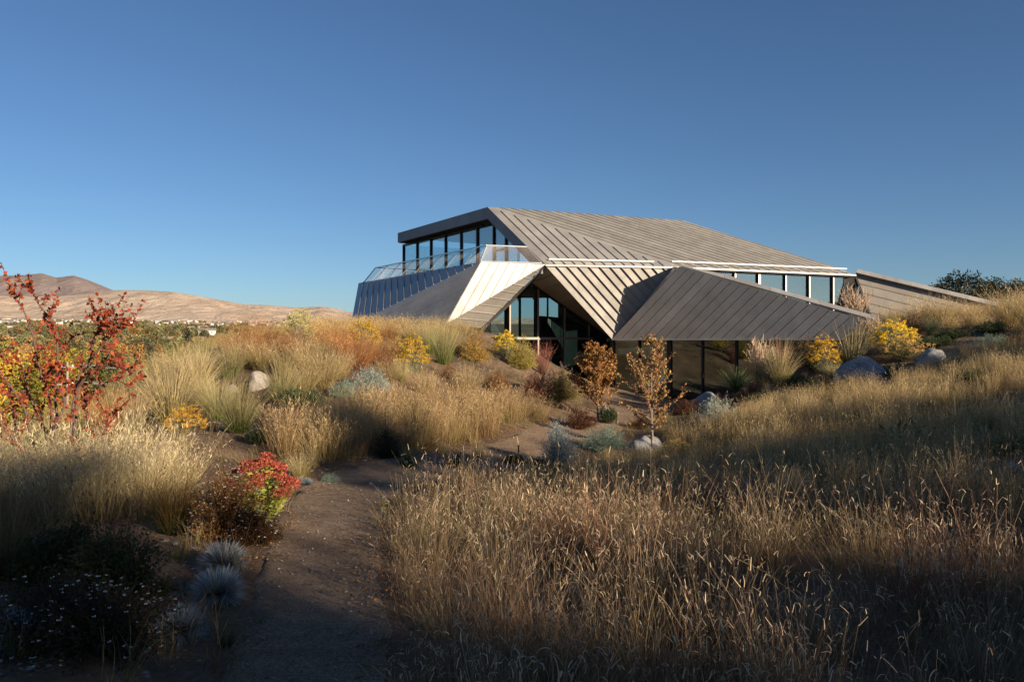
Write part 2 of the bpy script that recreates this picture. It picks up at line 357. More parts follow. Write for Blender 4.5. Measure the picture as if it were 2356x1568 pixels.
def mat_path():
    m, nt, out = newmat('decomposed_granite'); L = nt.links; pos = geo_pos(nt)
    b = nd(nt, 'ShaderNodeBsdfPrincipled'); b.inputs['Roughness'].default_value = 0.95; b.inputs['Specular IOR Level'].default_value = 0.15
    n1 = noise_n(nt, 1.1, 5, 0.6, pos, 0.4); n2 = noise_n(nt, 60, 5, 0.8, pos); n4 = noise_n(nt, 9, 4, 0.6, pos)
    r = ramp(nt, [(0.3, (0.15, 0.105, 0.07)), (0.7, (0.27, 0.20, 0.14))]); L.new(n1.outputs[0], r.inputs[0])
    g = ramp(nt, [(0.36, (0.3, 0.28, 0.27)), (0.5, (1, 1, 1)), (0.64, (1.6, 1.57, 1.5))]); L.new(n2.outputs[0], g.inputs[0])
    g2 = ramp(nt, [(0.35, (0.75, 0.72, 0.7)), (0.55, (1, 1, 1))]); L.new(n4.outputs[0], g2.inputs[0])
    c = mix(nt, 'MULTIPLY', 0.9, r.outputs[0], g.outputs[0]); c = mix(nt, 'MULTIPLY', 0.8, c, g2.outputs[0])
    L.new(c, b.inputs['Base Color'])
    bp = nd(nt, 'ShaderNodeBump'); bp.inputs['Strength'].default_value = 0.9; bp.inputs['Distance'].default_value = 0.012
    bp2 = nd(nt, 'ShaderNodeBump'); bp2.inputs['Strength'].default_value = 0.5; bp2.inputs['Distance'].default_value = 0.05
    L.new(n4.outputs[0], bp2.inputs['Height']); L.new(n2.outputs[0], bp.inputs['Height']); L.new(bp2.outputs[0], bp.inputs['Normal']); L.new(bp.outputs[0], b.inputs['Normal'])
    L.new(b.outputs[0], out.inputs[0]); return m
M_PATH = mat_path()
PF = catmull(np.column_stack([PATH_C, PATH_W]), 26)
tg = np.gradient(PF[:, :2], axis=0); tg /= np.linalg.norm(tg, axis=1)[:, None]; side = np.stack([tg[:, 1], -tg[:, 0]], 1)
mb = MB(); K = 15; rows = []
for q, f in enumerate(np.linspace(-1, 1, K)):
    w = PF[:, 2] * f
    if abs(f) == 1: w = w * (1.04 + 0.08 * np.sin(np.arange(len(PF)) * 0.23 + q) + 0.06 * np.sin(np.arange(len(PF)) * 0.71 + 2 * q) + .05 * rng.standard_normal(len(PF)))
    xy = PF[:, :2] + side * w[:, None]
    z = ground(xy[:, 0], xy[:, 1]) + 0.014 - 0.034 * (abs(f) == 1)
    rows.append(np.column_stack([xy, z]))
V = np.stack(rows, 1); m_ = len(PF); i = np.arange(m_ - 1)[:, None] * K; j = np.arange(K - 1)[None, :]
mb.add(V.reshape(-1, 3), np.stack([i + j, i + j + 1, i + K + j + 1, i + K + j], -1).reshape(-1, 4))
tag(mb.build('path', M_PATH, smooth=True), 'winding tan gravel path leading to the building', 'path', kind='structure')
mb = MB(); n = 26
bx = np.linspace(TERR[:, 0].min(), TERR[:, 0].max(), 60); by = np.linspace(TERR[:, 1].min(), TERR[:, 1].max(), 60)
X, Y = np.meshgrid(bx, by); ok = in_poly(X, Y, TERR)
zz = ground(X, Y) + 0.012
i = np.arange(59)[:, None] * 60; j = np.arange(59)[None, :]
Q = np.stack([i + j, i + j + 1, i + 60 + j + 1, i + 60 + j], -1).reshape(-1, 4)
Q = Q[ok.ravel()[Q].all(1)]
mb.add(np.stack([X, Y, zz], -1).reshape(-1, 3), Q)
tag(mb.build('terrace', M_PATH, smooth=True), 'tan gravel terrace in front of the ground floor glass', 'terrace', kind='structure')

# ------------------------------------------------------------------ hills far behind the town
def mat_hill(name, dark, amt):
    m, nt, out = newmat(name); L = nt.links; pos = geo_pos(nt)
    b = nd(nt, 'ShaderNodeBsdfPrincipled'); b.inputs['Roughness'].default_value = 1; b.inputs['Specular IOR Level'].default_value = 0
    n1 = noise_n(nt, 0.0016, 7, 0.62, pos, 0.4); n2 = noise_n(nt, 0.012, 6, 0.75, pos); n3 = noise_n(nt, 0.0007, 4, 0.6, pos)
    r = ramp(nt, [(0.32, (0.44, 0.335, 0.25)), (0.5, (0.54, 0.425, 0.325)), (0.7, (0.62, 0.51, 0.40))]); L.new(n1.outputs[0], r.inputs[0])
    s1 = ramp(nt, [(0.60, (0, 0, 0)), (0.68, (1, 1, 1))]); L.new(n2.outputs[0], s1.inputs[0])
    s2 = ramp(nt, [(0.5 - amt, (0, 0, 0)), (0.56 - amt * 0.5, (1, 1, 1))]); L.new(n3.outputs[0], s2.inputs[0])
    k = mix(nt, 'MULTIPLY', 1.0, s1.outputs[0], s2.outputs[0]) if amt < 0.2 else s2.outputs[0]
    L.new(mix(nt, 'MIX', k, r.outputs[0], dark), b.inputs['Base Color'])
    n4 = noise_n(nt, 0.0045, 8, 0.68, pos, 1.2); bp = nd(nt, 'ShaderNodeBump'); bp.inputs['Strength'].default_value = 0.9; bp.inputs['Distance'].default_value = 60
    L.new(n4.outputs[0], bp.inputs['Height']); L.new(bp.outputs[0], b.inputs['Normal'])
    L.new(b.outputs[0], out.inputs[0]); return m
def hill(name, prof, r0, r1, base_v, mat, label, amp, seed, nu=360, nr=70):
    us = np.linspace(prof[0][0], prof[-1][0], nu); cv = np.interp(us, [p[0] for p in prof], [p[1] for p in prof])
    t = np.linspace(0, 1, nr); V = np.zeros((nr, nu, 3))
    for a, tt in enumerate(t):
        d = r0 + (r1 - r0) * tt
        zc = EYE - (cv - 784) / F * r1; z0 = EYE - (base_v - 784) / F * r0 - 12
        h = min(1, tt / 0.8); s = 0.55 * h + 0.45 * h * h * (3 - 2 * h)
        x = (us - 1178) / F * d
        nz = np.array([mnoise.ridged_multi_fractal(Vector((xx * 0.0030 + seed, d * 0.0013, seed * 0.7)), 0.9, 2.1, 5, 0.9, 2.0) for xx in x]) - 1.0
        wv = np.array([mnoise.fractal(Vector((xx * 0.0016 + seed * 2, d * 0.0016, 3.1)), 0.9, 2.0, 5) for xx in x])
        z = z0 + (zc - z0) * s + (amp * nz + amp * 1.2 * wv) * math.sin(math.pi * min(1, h)) ** 0.8 * (0.3 + 0.7 * h)
        if tt > 0.8: z = z - (tt - 0.8) / 0.2 * 220
        V[a, :, 0] = x; V[a, :, 1] = d; V[a, :, 2] = z
    mb = MB(); i = np.arange(nr - 1)[:, None] * nu; j = np.arange(nu - 1)[None, :]
    mb.add(V.reshape(-1, 3), np.stack([i + j, i + j + 1, i + nu + j + 1, i + nu + j], -1).reshape(-1, 4))
    return tag(mb.build(name, mat, smooth=True), label, 'hill', kind='structure')
hill('hills', [(-900, 676), (-300, 690), (0, 688), (120, 690), (200, 684), (265, 676), (330, 676), (400, 680), (480, 692), (560, 706), (620, 708), (680, 713), (740, 711), (800, 722), (900, 729), (1100, 735), (1500, 738), (2400, 742), (3400, 740)],
     4100, 6600, 748, mat_hill('dry_hillside', (0.16, 0.115, 0.085), 0.08), 'bare tan hills behind the town', 24, 1.7, 620, 110)
hill('hills', [(-1000, 655), (-300, 648), (-60, 636), (0, 642), (60, 640), (95, 636), (130, 646), (170, 641), (200, 650), (232, 662), (270, 677), (340, 700), (500, 730)],
     6700, 9000, 735, mat_hill('scrubby_mountain', (0.27, 0.22, 0.205), 0.2), 'darker mountain rising behind the tan hills', 30, 6.3, 300, 60)

# ------------------------------------------------------------------ the building
ROOTP = P(1178, 905, 39); ROOTP[2] = -0.9
BLD = empty('museum_building', ROOTP)
tag(BLD, 'angular folded zinc building with glass walls set into the hillside', 'building')
def part(name, mb, mat, parent=None):
    """a part of the building: vertices given in world space"""
    mb.V = [v - ROOTP for v in mb.V]; return mb.build(name, mat, parent or BLD)

def clip2(poly, axis_val, sign):
    out = []; n = len(poly)
    for i in range(n):
        a, b = poly[i], poly[(i + 1) % n]; fa = sign * (a[1] - axis_val); fb = sign * (b[1] - axis_val)
        if fa >= 0: out.append(a)
        if (fa > 0 and fb < 0) or (fa < 0 and fb > 0):
            t = fa / (fa - fb); out.append((a[0] + (b[0] - a[0]) * t, a[1] + (b[1] - a[1]) * t))
    return out
def clip_plane(poly, p, n):
    """keep the part of a 3-D polygon where (x - p).n <= 0"""
    out = []; m = len(poly)
    for i in range(m):
        a, b = poly[i], poly[(i + 1) % m]; fa = np.dot(a - p, n); fb = np.dot(b - p, n)
        if fa <= 0: out.append(a)
        if fa * fb < 0: out.append(a + (b - a) * (fa / (fa - fb)))
    return out
def poly_n(poly):
    n = np.zeros(3); m = len(poly)
    for i in range(m): n += np.cross(poly[i], poly[(i + 1) % m])
    return nrm(n)
def facet(name, poly, dirv, count, rib_h=0.05, rib_w=0.022, mat=None, deck=0.14, label=None, piece='metal_panel', gap=0.0):
    """a flat face of the building: a deck carrying separate standing-seam sheets"""
    mat = mat or M_ZINC
    poly = [np.asarray(p, float) for p in poly]; n = poly_n(poly)
    if np.dot(n, EYEP - poly[0]) < 0: poly = poly[::-1]; n = -n
    a = nrm(dirv - np.dot(dirv, n) * n); b = np.cross(n, a); o = poly[0]
    p2 = [(np.dot(p - o, a), np.dot(p - o, b)) for p in poly]
    mb = MB(); mb.prism([p - n * 0.03 for p in poly], n, deck); deck_o = part(name, mb, M_DARK)
    if label: deck_o['label'] = label
    b0 = min(p[1] for p in p2); b1 = max(p[1] for p in p2); w = (b1 - b0) / count
    for k in range(count):
        s0 = b0 + k * w; s1 = s0 + w
        c = clip2(clip2(p2, s0 + gap, 1), s1, -1)
        if len(c) < 3: continue
        mb = MB(); P3 = [o + a * x + b * y for x, y in c]
        # each sheet tips a hair so that neighbours catch the light differently
        tip = rng.normal(0, 0.004)
        P3 = [p + n * (tip * (np.dot(p - o, b) - (s0 + s1) / 2)) for p in P3]
        mb.prism(P3, n, 0.03)
        e = [q for q in c if abs(q[1] - s0 - gap) < 1e-6]
        if len(e) >= 2 and k > 0:
            x0 = min(q[0] for q in e); x1 = max(q[0] for q in e)
            if x1 - x0 > 0.05:
                mb.bar(o + a * x0 + b * s0 + n * (rib_h / 2 - 0.003), o + a * x1 + b * s0 + n * (rib_h / 2 - 0.003), rib_w, rib_h, up=n)
        part(piece, mb, mat, deck_o)
    return deck_o, n

A = P(1122, 476, 42); zA = A[2]
B = Pz(915, 536, zA)
C = P(1255, 608, 37.4); zC = C[2]
D = Pz(1550, 613, zC); E = Pz(1968, 631, zC)
nR = poly_n([A, D, E]); R1 = hit_plane(1575, 508, A, nR)
p1 = P(1106, 602, 36.7); zp = p1[2]
M1 = Pz(825, 651, zp); p0 = P(807, 749, 41.5); p2_ = P(1024, 747, 36.3)
W0 = P(1171, 780, 39.3); W3 = P(1353, 780, 43.2)
wd = nrm([W3[0] - W0[0], W3[1] - W0[1], 0]); nW = nrm(np.cross(wd, [0, 0, 1])); nW = nW if nW[1] < 0 else -nW
q_ = hit_plane(1108, 754, W0, nW); Wap = hit_plane(1221, 652, W0, nW); Wend = hit_plane(1403, 779, W0, nW)
G2 = P(1408, 779.5, 38.6); G3 = P(1940, 779, 32.1); G1 = P(1563, 613, 36.2)
zF = -0.93

facet('roof', [A, D, E, R1], D - A, 19, 0.075, 0.028, label='large sunlit zinc roof plane with long parallel seams')
facet('roof', [A, C, D], C - A, 13, 0.055, 0.028, label='triangular zinc roof plane beside the upper window')
facet('side_wall', [M1, p1, p0], p0 - M1, 18, 0.06, 0.025, label='shaded blue zinc wall under the balcony railing')
facet('side_wall', [p0, p1, p2_], p1 - p0, 7, 0.05, 0.02, gap=.015, label='low grey zinc wall rising out of the grass')
facet('buttress_face', [p1, C, p2_], p2_ - p1, 7, 0.02, 0.02, gap=.03, label='bright sunlit triangular zinc face')
facet('buttress_soffit', [p2_, q_, C], q_ - p2_, 9, 0.03, 0.025, label='slanted zinc underside beside the big window')
facet('hanging_face', [C + [0, 0.02, -0.06], D + [0, 0.02, -0.06], G2], G2 - C, 12, 0.10, 0.025, label='folded triangular zinc face with deep seams')
facet('window_soffit', [C + [0, 0.05, -0.08], Wend, Wap], np.cross(poly_n([C, Wend, Wap]), G2 - C), 10, 0.03, 0.015, label='brown underside above the big window')
mb = MB(); _t = [C + [0, .06, -.08], Wend, G2 + [0, .1, 0]]; mb.prism(_t, poly_n(_t), .04); part('soffit_closer', mb, M_DARK)
mb = MB(); _t = [C + [0, .05, -.05], Wap, q_ + [0, .1, 0]]; mb.prism(_t, poly_n(_t), .04); part('soffit_closer', mb, M_DARK)
deckG, nG = facet('parapet_face', [G2, G1, hit_plane(2012, 742, G2, poly_n([G2, G1, G3])), G3], G1 - G2, 20, 0.009, 0.02, gap=.025, label='broad dark zinc band over the ground floor')
GT = hit_plane(2012, 736, G2, poly_n([G2, G1, G3]))
# coping along the top of the band, tilted back to the light
mb = MB(); bk = np.array([0.1, 0.55, 0.22]); a0 = G1 + [0.1, 0, 0]
for k in range(4):
    s0, s1 = a0 + (GT - a0) * (k / 4 + 0.0008), a0 + (GT - a0) * ((k + 1) / 4 - 0.0008)
    mb = MB(); n = nrm(np.cross(GT - a0, bk)); n = n if n[2] > 0 else -n
    poly = [s0 + n * 0.02, s1 + n * 0.02, s1 + bk + n * 0.02, s0 + bk * (0.25 if k == 0 else 1) + n * 0.02]
    if np.dot(poly_n(poly), n) < 0: poly = poly[::-1]
    mb.prism(poly, n, 0.06); part('coping', mb, M_ZINC)
mb = MB(); mb.bar(G2 + [0, -.02, -.02], G3 + [0, -.02, -.02], 0.08, 0.07); part('drip_edge', mb, M_ZINC)
# shell behind the band
mb = MB(); mb.prism([G1 + [0, .3, 0], D + [0, .1, 0], G2 + [.1, 1.1, 0], G2 + [0, .2, 0]], nrm([-1, 0, 0]), 0.05); part('side_wall', mb, M_ZINC)
# right wing wall sinking into the hill
E2 = P(2292, 709, 40.7); F0 = E + [0.05, 0.1, 0]; Fb = P(2009, 745, 42.4)
nF = poly_n([F0, E2, Fb]); Fc = hit_plane(2292, 745, Fb, nF); Fd = hit_plane(2012, 762, Fb, nF)
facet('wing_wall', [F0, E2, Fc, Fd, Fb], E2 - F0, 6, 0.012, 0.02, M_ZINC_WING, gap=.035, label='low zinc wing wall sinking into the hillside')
cd = E2 - F0; up = nrm(np.array([0.0, 0.35, 0.94]) - np.dot([0, .35, .94], nrm(cd)) * nrm(cd))
for k in range(5):
    s0, s1 = F0 + cd * (k / 5 + 0.0006), F0 + cd * ((k + 1) / 5 - 0.0006)
    mb = MB(); mb.bar(s0 + up * 0.12, s1 + up * 0.12, 0.5, 0.22, up=up); part('coping', mb, M_ZINC)
# flat roof, rear walls and floors, so that the volume is closed from every side
back = R1 - A; B2 = B + back * np.array([1, 1, 0]) ; B2[2] = zA - 0.4
e_ab = nrm((B - A) * [1, 1, 0]); inw = nrm([-e_ab[1], e_ab[0], 0]); inw = inw if inw[0] > 0 else -inw
R1b = R1.copy()
mb = MB(); mb.prism([A + [0, 0, -.05] + inw * .24, R1b + [0, 0, -.05], B2, B + [0, 0, -.05] + inw * .24], nrm([0, 0, 1]), 0.25); part('rear_roof', mb, M_ZINC)
zM = C[2] - 0.75                                            # upper floor level
# upper glazed rear wall, posts and panes
def wall_quad(a, b, z0, z1): return [np.array([a[0], a[1], z0]), np.array([b[0], b[1], z0]), np.array([b[0], b[1], z1]), np.array([a[0], a[1], z1])]
rb0 = B + inw * 9.0 - e_ab * 0.5; rb1 = rb0 - e_ab * 12.0
for k in range(7):
    c0 = rb0 + (rb1 - rb0) * k / 6; mb = MB(); mb.bar(np.r_[c0[:2], zM], np.r_[c0[:2], zA - 0.5], 0.16, 0.16, up=(1, 0, 0)); part('rear_mullion', mb, M_FRAME)
# floor slabs
mb = MB(); sl = [A + inw * 1.2, B + inw * .3, B + inw * 5, np.array([0, 46.5, 0]), R1, E + [-1, 2, 0], D + [0, 4, 0], np.array([4.6, 44.6, 0]), np.array([.4, 41.2, 0])]
mb.prism([np.r_[p[:2], zM] for p in sl][::-1] if poly_n([np.r_[p[:2], zM] for p in sl])[2] < 0 else [np.r_[p[:2], zM] for p in sl], np.array([0, 0, 1.0]), 0.3); part('upper_floor', mb, M_CONC)
# right-hand side wall below the long roof edge
mb = MB(); wq = [R1 + [.0, .1, -.12], E + [0, .1, -.12], np.r_[E[:2] + [0, .1], 1.5], np.r_[R1[:2] + [0, .1], 1.5]]
mb.prism(wq, poly_n(wq), 0.15); part('rear_wall', mb, M_CONC)
mb = MB(); r2 = B2 + [0, 0, 0]; wq = wall_quad(R1, B2, -0.9, zM - 0.3); mb.prism(wq, poly_n(wq), 0.2)
part('rear_wall', mb, M_CONC)

# fascia along the upper window, in four lengths, then the sloping band down the gable
fb = 0.62; fo = -inw
us = [915, 955.5, 1014, 1079.5, 1122]
for k in range(4):
    s0 = line_at_u(B, A, us[k]); s1 = line_at_u(B, A, us[k + 1]); dd = nrm(s1 - s0)
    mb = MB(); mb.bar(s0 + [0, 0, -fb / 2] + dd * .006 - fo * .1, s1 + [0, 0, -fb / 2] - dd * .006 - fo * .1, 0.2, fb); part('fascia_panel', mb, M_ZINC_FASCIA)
kd = nrm(C - A); nFac = -inw; perp = nrm(np.cross(kd, nFac)); perp = perp if perp[2] < 0 else -perp
Cx = A + (C - A) * 0.98
for s, e, w0 in ((0.0, 0.18, .55), (0.18, 0.985, .55)):
    s0 = A + (C - A) * (s + .001); s1 = A + (C - A) * (e - .001)
    poly = [s0 + [0, 0, 0], s1, s1 + perp * w0, (s0 + perp * w0) if s > 0 else A + [0, 0, -fb]]
    n = nFac if np.dot(poly_n(poly), nFac) > 0 else nFac
    if np.dot(poly_n(poly), nFac) < 0: poly = poly[::-1]
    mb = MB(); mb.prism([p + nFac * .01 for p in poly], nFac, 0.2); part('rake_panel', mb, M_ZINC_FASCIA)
mb = MB(); so = [A + [0, 0, -fb + .02] + inw * .1, B + [0, 0, -fb + .02] + inw * .1, B + [0, 0, -fb + .02] + inw * 1.2, A + [0, 0, -fb + .02] + inw * 1.2]
so = so if poly_n(so)[2] > 0 else so[::-1]; mb.prism(so, np.array([0, 0, 1.0]), .05); part('fascia_soffit', mb, M_DARK)

# upper window: panes and mullions set back under the fascia
gp = A + inw * 0.75; nAC = poly_n([A, C, D]); nAC = nAC if nAC[2] > 0 else -nAC
us = [929, 960.4, 992, 1025.8, 1061.6, 1099, 1137, 1165, 1195]
zt = zA - fb - 0.02
xs = [hit_plane(u, 600, gp, inw) for u in us]
for k in range(len(us) - 1):
    a, b = xs[k], xs[k + 1]; poly = wall_quad(a, b, zM, zt - .06)
    poly = clip_plane(poly, A - nAC * .3, nAC)
    if len(poly) < 3: continue
    n = poly_n(poly); mb = MB(); mb.prism(poly, n, 0.02); wpn = part('window', mb, M_GLASS)
for k, u in enumerate(us[:-1]):
    a = xs[k]; w = 0.13 if k in (5,) else 0.09
    poly = clip_plane(wall_quad(a - e_ab * w / 2, a + e_ab * w / 2, zM, zt), A - nAC * .28, nAC)
    if len(poly) >= 3:
        n = poly_n(poly); n = n if np.dot(n, fo) > 0 else -n
        if np.dot(poly_n(poly), n) < 0: poly = poly[::-1]
        mb = MB(); mb.prism([p + fo * .08 for p in poly], n, .2); part('mullion', mb, M_FRAME)
mb = MB(); mb.bar(np.r_[xs[0][:2], zt - .05], np.r_[line_at_u(xs[0], xs[-1], 1112)[:2], zt - .05], .16, .12); part('window_head', mb, M_FRAME)
dz = zM + 2.0
mb = MB()
for a, b in (((1141, dz), (1163, dz)),):
    pa = hit_plane(a[0], 600, gp, inw); pb = hit_plane(b[0], 600, gp, inw); mb.bar(np.r_[pa[:2], dz], np.r_[pb[:2], dz], .14, .12)
part('door_head', mb, M_FRAME)
# side return of the upper glass at the far left corner
c0 = xs[0]; c1 = c0 + inw * 6
mb = MB(); poly = wall_quad(c0, c1, zM, zt); mb.prism(poly, poly_n(poly), .02); part('window', mb, M_GLASS)
# balcony floor
mb = MB(); poly = [np.r_[p[:2], zp - .35] for p in (p1, M1, M1 + inw * 3.4, xs[-1])]
poly = poly if poly_n(poly)[2] > 0 else poly[::-1]; mb.prism(poly, np.array([0, 0, 1.]), .2); part('balcony_floor', mb, M_CONC)

# railing
rt0 = P(1120, 564, 37.5); zr = rt0[2]; rtL = Pz(864, 615.6, zr)
RAIL = part('railing', (lambda m: (m.bar(rt0, rtL, .06, .05), m)[1])(MB()), M_STEEL)
zx = lambda x: (820 + x * .2551) * .9492
posts = [(243, 325), (345, 472), (462, 595), (583, 717), (717, 855), (862, 997), (1013, 1152), (1180, 1322)]
mb_pts = []
for bu, tu in posts[1:]:
    pb = line_at_u(M1, p1, zx(bu)); pt = line_at_u(rtL, rt0, zx(tu)); mb = MB(); mb.bar(pb + [0, 0, -.1], pt, .05, .03); part('post', mb, M_STEEL, RAIL); mb_pts.append((pb, pt))
mb = MB(); pb0 = line_at_u(M1, p1, zx(243)); mb.bar(pb0, rtL, .05, .04); part('post', mb, M_STEEL, RAIL)
mb = MB(); rt1 = P(1212, 567.5, 37.7); Cb = P(1247, 605, 37.45); pbR = P(1106, 600.5, 37.2)
mb.bar(rt0, rt1, .05, .05); part('top_rail', mb, M_STEEL, RAIL)
for a, b in ((rt0, pbR), (rt1, Cb), (pbR, Cb)):
    mb = MB(); mb.bar(a, b, .045, .045); part('frame_bar', mb, M_STEEL, RAIL)
rtB = rtL + inw * 4.5 + e_ab * .2
mb = MB(); mb.bar(rtL, rtB, .05, .04); part('top_rail', mb, M_FRAME, RAIL)
pm = rtL + (rtB - rtL) * .45; mb = MB(); mb.bar(np.r_[pm[:2], zp - .2], pm, .05, .05, up=(1, 0, 0)); part('post', mb, M_FRAME, RAIL)
def wires(quad, nu, nv, r):
    """crossing cables stretched in a four-sided opening a-b (bottom) d-c (top)"""
    a, b, c, d = quad; mb = MB(); Q = lambda s, t: (a * (1 - s) + b * s) * (1 - t) + (d * (1 - s) + c * s) * t
    st = 1.0 / nu; h = nv * st
    for sgn in (1, -1):
        for k in range(-nv, nu + 1):
            s0 = k * st; s1 = s0 + h; t0, t1 = 0., 1.
            if s0 < 0: t0 = -s0 / h; s0 = 0
            if s1 > 1: t1 = 1 - (s1 - 1) / h; s1 = 1
            if t1 - t0 < .02: continue
            if sgn < 0: s0, s1 = 1 - s0, 1 - s1
            mb.bar(Q(s0, t0), Q(s1, t1), r, r)
    return mb
nrow = 34
o = part('cable_mesh', wires((pbR, Cb, rt1, rt0), 36, 7, .008), M_FRAME_CAP, RAIL); o['kind'] = 'stuff'
o = part('cable_mesh', wires((pb0, p1, rt0, rtL), 120, 5, .004), M_FRAME_CAP, RAIL); o['kind'] = 'stuff'

# long bright snow guards and eaves
for (ua, va), (ub, vb), pl, h in (((1262, 599.5), (1504, 605), nAC, .07), ((1545, 604.5), (1947, 621.5), nR, .065)):
    a = hit_plane(ua, va, A, pl); b = hit_plane(ub, vb, A, pl); pl = pl if pl[2] > 0 else -pl
    mb = MB(); mb.bar(a + pl * .09, b + pl * .09, .04, h, up=nrm([0.1, -.35, 1])); part('snow_guard', mb, M_GUARD)
for a, b in ((C, D), (D, E)):
    mb = MB(); mb.bar(a + [0, -.03, -.05], b + [0, -.03, -.05], .10, .07); part('eave_trim', mb, M_ZINC)

# clerestory under the long eave
dc = nrm((E - D) * [1, 1, 0]); nCl = nrm(np.cross(dc, [0, 0, 1])); nCl = nCl if nCl[1] < 0 else -nCl
cp = D - nCl * .35
us = [1560, 1626.5, 1688.5, 1744, 1805, 1859, 1914, 1966]; cx = [hit_plane(u, 640, cp, nCl) for u in us]
for k in range(len(us) - 1):
    poly = wall_quad(cx[k], cx[k + 1], 1.7, zC - .08); mb = MB(); mb.prism(poly, poly_n(poly), .02); part('window', mb, M_GLASS_SKY)
for k in range(len(us)):
    w = .16 if k in (3, 7) else .08
    mb = MB(); mb.bar(np.r_[cx[k][:2], 1.7] + nCl * .02, np.r_[cx[k][:2], zC - .06] + nCl * .02, w, .16, up=(nCl)); mu = part('mullion', mb, M_FRAME)
    mb = MB(); mb.bar(np.r_[cx[k][:2], 1.7] + nCl * .115, np.r_[cx[k][:2], zC - .06] + nCl * .115, w * .8, .03, up=(nCl)); part('mullion_cap', mb, M_STEEL, mu)
mb = MB(); mb.bar(np.r_[cx[0][:2], zC - .1] + nCl * .12, np.r_[cx[-1][:2], zC - .1] + nCl * .12, .05, .05); part('window_head', mb, M_STEEL)
tri = [E + [0.0, .25, -.1], P(2004, 738, 42.3), np.r_[cx[-1][:2], 1.9]]; n = poly_n(tri); tri = tri if n[1] < 0 else tri[::-1]
mb = MB(); mb.prism(tri, poly_n(tri), .02); part('window', mb, M_GLASS)
mb = MB(); mb.bar(E + [0.02, .1, -.1], P(2006, 738, 42.2), .1, .22, up=(0, -1, 0)); part('window_frame', mb, M_FRAME)
# room behind the clerestory
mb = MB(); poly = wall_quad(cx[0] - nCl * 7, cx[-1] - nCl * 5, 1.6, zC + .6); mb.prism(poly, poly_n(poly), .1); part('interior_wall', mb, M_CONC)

# big window under the fold, in bays with a transom at eye height
ub = [1110, 1171, 1236, 1297, 1353, 1403]; zT = EYE + 0.13
hl = lambda p: p
bx_ = [hit_plane(u, 780, W0, nW) for u in ub]
headL = (q_, Wap); headR = (Wap, Wend)
inside_n = []
cenW = hit_plane(1240, 760, W0, nW)
for a, b in (headL, headR):
    n = np.cross(b - a, nW); n = nrm(n); n = n if np.dot(cenW - a, n) < 0 else -n; inside_n.append((a, n))
for k in range(5):
    poly = wall_quad(bx_[k], bx_[k + 1], zT, zC + 1)
    for a, n in inside_n: poly = clip_plane(poly, a, n)
    if len(poly) >= 3:
        n = poly_n(poly); n = n if np.dot(n, nW) > 0 else -n
        if np.dot(poly_n(poly), n) < 0: poly = poly[::-1]
        mb = MB(); mb.prism(poly, n, .02); part('window', mb, M_GLASS)
    poly = wall_quad(bx_[k], bx_[k + 1], zF, zT); n = poly_n(poly)
    if np.dot(n, nW) < 0: poly = poly[::-1]
    mb = MB(); mb.prism(poly, nW, .02); part('window', mb, M_GLASS)
def head_z(p):
    best = 9
    for (a, b) in (headL, headR):
        t = np.dot((p - a)[:2], (b - a)[:2]) / np.dot((b - a)[:2], (b - a)[:2])
        if -0.02 <= t <= 1.02: best = min(best, a[2] + (b[2] - a[2]) * t)
    return best
for k, u in enumerate(ub[1:5]):
    p = bx_[k + 1]; zt_ = head_z(p)
    mb = MB(); mb.bar(np.r_[p[:2], zF], np.r_[p[:2], zt_] , .05, .12, up=nW); mu = part('mullion', mb, M_FRAME)
    mb = MB(); mb.bar(np.r_[p[:2], zF] + nW * .078, np.r_[p[:2], zt_] + nW * .078, .09, .03, up=nW); part('mullion_cap', mb, M_FRAME_CAP, mu)
tr0 = bx_[1] - wd * 0; tr1 = line_at_u(bx_[3], bx_[4], 1362)
mb = MB(); mb.bar(np.r_[tr0[:2], zT] + nW * .09, np.r_[tr1[:2], zT] + nW * .09, .05, .12); part('transom', mb, M_FRAME_CAP)
for a, b in (headL, headR):
    mb = MB(); mb.bar(a + nW * .06, b + nW * .06, .16, .12); part('window_frame', mb, M_FRAME)
# interior seen through it: floor, side concrete wall, far wall with tall openings
mb = MB(); fl = [np.r_[p[:2], zF + .02] for p in (bx_[0], bx_[5], np.array([9, 48.0]), np.array([-7, 48.0]))]
fl = fl if poly_n(fl)[2] > 0 else fl[::-1]; mb.prism(fl, np.array([0, 0, 1.]), .1); part('ground_floor', mb, M_DARK)
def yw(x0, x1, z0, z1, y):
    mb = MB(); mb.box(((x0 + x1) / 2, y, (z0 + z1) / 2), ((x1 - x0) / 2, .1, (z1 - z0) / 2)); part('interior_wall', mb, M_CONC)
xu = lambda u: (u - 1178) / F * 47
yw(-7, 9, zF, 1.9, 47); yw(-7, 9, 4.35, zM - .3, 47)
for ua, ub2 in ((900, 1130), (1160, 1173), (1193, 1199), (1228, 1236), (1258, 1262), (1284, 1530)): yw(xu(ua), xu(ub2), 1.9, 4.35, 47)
mb = MB(); a = hit_plane(1292, 780, W0, nW) - nW * 1.5; b = a + np.array([1.6, 4, 0]); poly = wall_quad(a, b, zF, 3.0); mb.prism(poly, poly_n(poly), .2); part('interior_wall', mb, M_CONC)

